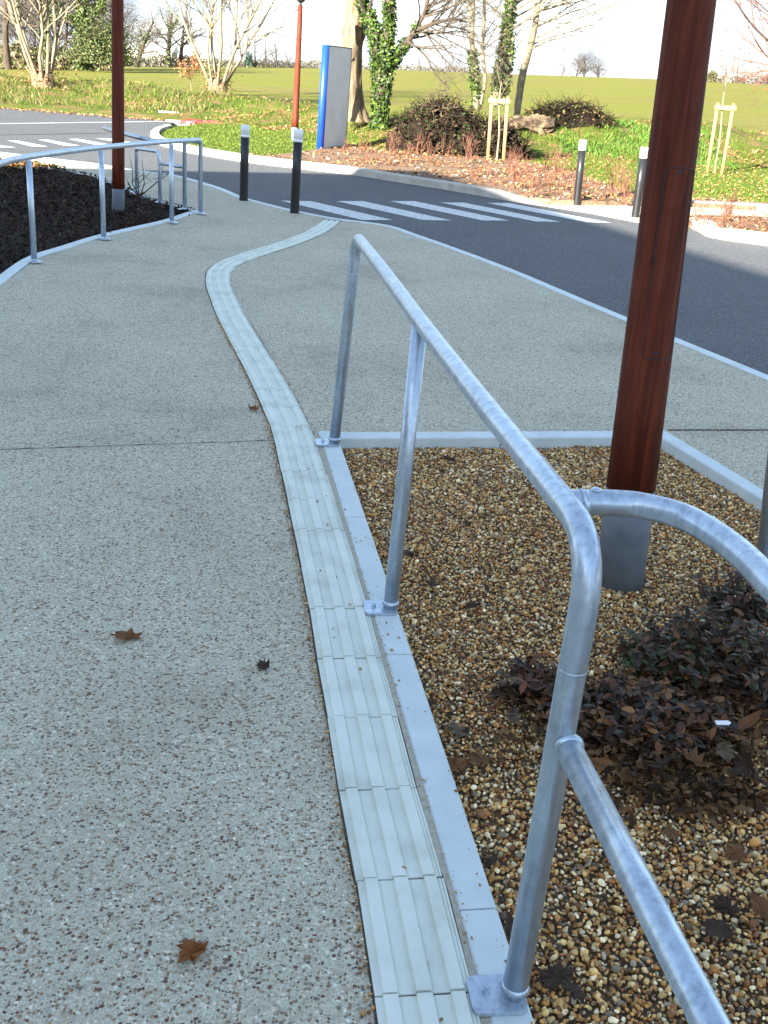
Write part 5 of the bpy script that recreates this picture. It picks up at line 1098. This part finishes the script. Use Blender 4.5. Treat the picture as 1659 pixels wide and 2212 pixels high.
for (x, y, k_, s_, c_) in [(1490, 1640, 'oak', .12, 'brown'), (1560, 1620, 'oak', .11, 'grey'), (1610, 1650, 'maple', .11, 'dark'), (1440, 1650, 'oak', .12, 'dark'), (1300, 1650, 'oval', .10, 'brown'), (1250, 1600, 'oak', .09, 'dark'), (1100, 1480, 'oak', .12, 'grey'), (1070, 1530, 'oak', .10, 'brown'), (1620, 1560, 'oval', .11, 'brown'), (1500, 1560, 'oak', .10, 'brown'), (1340, 1500, 'oval', .08, 'brown'), (1580, 1420, 'maple', .12, 'tan'), (1640, 1690, 'oak', .12, 'grey')]:
    put_leaf(x, y, .015, k_, s_*.9, c_, 'large curled dead leaf caught among the low shrubs', 'large dead leaves among the low shrubs', .45, curl=.9)
stuff_leaves('dead_leaf_litter', np.concatenate(q), .036, [(.05, .026, .012), (.08, .038, .014), (.12, .06, .024), (.03, .018, .010), (.17, .09, .038)], 'dark dead leaves piled on the gravel under the low shrubs', 'leaf litter', tilt=.6, asp=.5)
# white plastic plant tag
wt = at(1562, 1562, .085); mb = MB(); mb.add([(-.020, -.006, 0), (.014, -.0065, .0), (.021, -.002, 0), (.021, .002, 0), (.014, .0065, 0), (-.023, .006, 0), (-.020, -.006, .003), (.014, -.0065, .003), (.021, -.002, .003), (.021, .002, .003), (.014, .0065, .003), (-.023, .006, .003)], [[5, 4, 3, 2, 1, 0], [6, 7, 8, 9, 10, 11]]+[[i, (i+1) % 6, 6+(i+1) % 6, 6+i] for i in range(6)])
o = mb.build('plant_tag', M['white']); o.location = tuple(wt); o.rotation_euler = (.5, 0, .12); tag(o, 'small white plastic plant tag lying among the dark leaves at right', 'plant tag')
# small roadside things on the left bank
b = ground_at(366, 243, .1); mb = MB(); mb.box((0, 0, .0), (.6, .2, .07)); o = mb.build('drain_headwall', M['conc']); o.location = tuple(b); tag(o, 'low grey concrete drain headwall at the foot of the left bank', 'drain')
b = ground_at(392, 269, .1); mb = MB(); mb.box((0, 0, .03), (.80, .22, .14)); o = mb.build('kerb_block', M['kerb_white']); o.location = tuple(b); o.rotation_euler = (0, 0, -.12); tag(o, 'loose white kerb block lying at the tip of the lawn', 'kerb block')
b = ground_at(432, 270, .1); o = thing('warning_tape', 'crumpled red plastic barrier netting beside the white kerb block', 'barrier netting', b); mb = MB()
rnd = np.random.default_rng(3)
for k in range(14): x = rnd.uniform(-.4, .5); mb.tube([(x-.25, rnd.normal(0, .06), .03), (x, rnd.normal(0, .06), .06+rnd.random()*.06), (x+.3, rnd.normal(0, .06), .03)], [.02, .035, .02], 6)
mb.build('netting', M['red'], o, True)

# ---------------------------------------------------------------- unseen building inferred behind the camera, outline fitted to the foreground's shade edge
HB = 7.0; Ls = HB/math.tan(SUN_EL); tip = np.array([.5, 19.95]); cb = tip-SD*Ls
d1 = np.array([-.84, -.54]); d1 /= np.linalg.norm(d1); d2 = np.array([.35, -.937]); d2 /= np.linalg.norm(d2)
bb = thing('shade_building', 'unseen flat roofed building behind the camera, placed to shade the path', 'building', (*cb, 0)); L1, L2 = 46, 34
c = d1*L1/2+d2*L2/2; mb = MB()
mb.add([(*p, z) for z in (-.2, HB-.3) for p in (d1*0, d1*L1, d1*L1+d2*L2, d2*L2)], [[0, 3, 2, 1], [4, 5, 6, 7], [0, 1, 5, 4], [1, 2, 6, 5], [2, 3, 7, 6], [3, 0, 4, 7]]); mb.build('wall', M['render'], bb)
mb = MB(); e = .0; mb.add([(*p, z) for z in (HB-.3, HB) for p in ((d1+d2)*-e, d1*(L1+e), d1*L1+d2*L2, d2*(L2+e))], [[0, 3, 2, 1], [4, 5, 6, 7], [0, 1, 5, 4], [1, 2, 6, 5], [2, 3, 7, 6], [3, 0, 4, 7]]); o = mb.build('roof', M['roof'], bb)
nrm2 = -d1
for k in range(7):
    mb = MB(); cc = d2*(3+k*4.4)+nrm2*.03; mb.box((*cc, 1.9), (2.2, .06, 1.6), (*d2, 0), (*nrm2, 0)); mb.build('window', M['glassdark'], bb)
print('done')
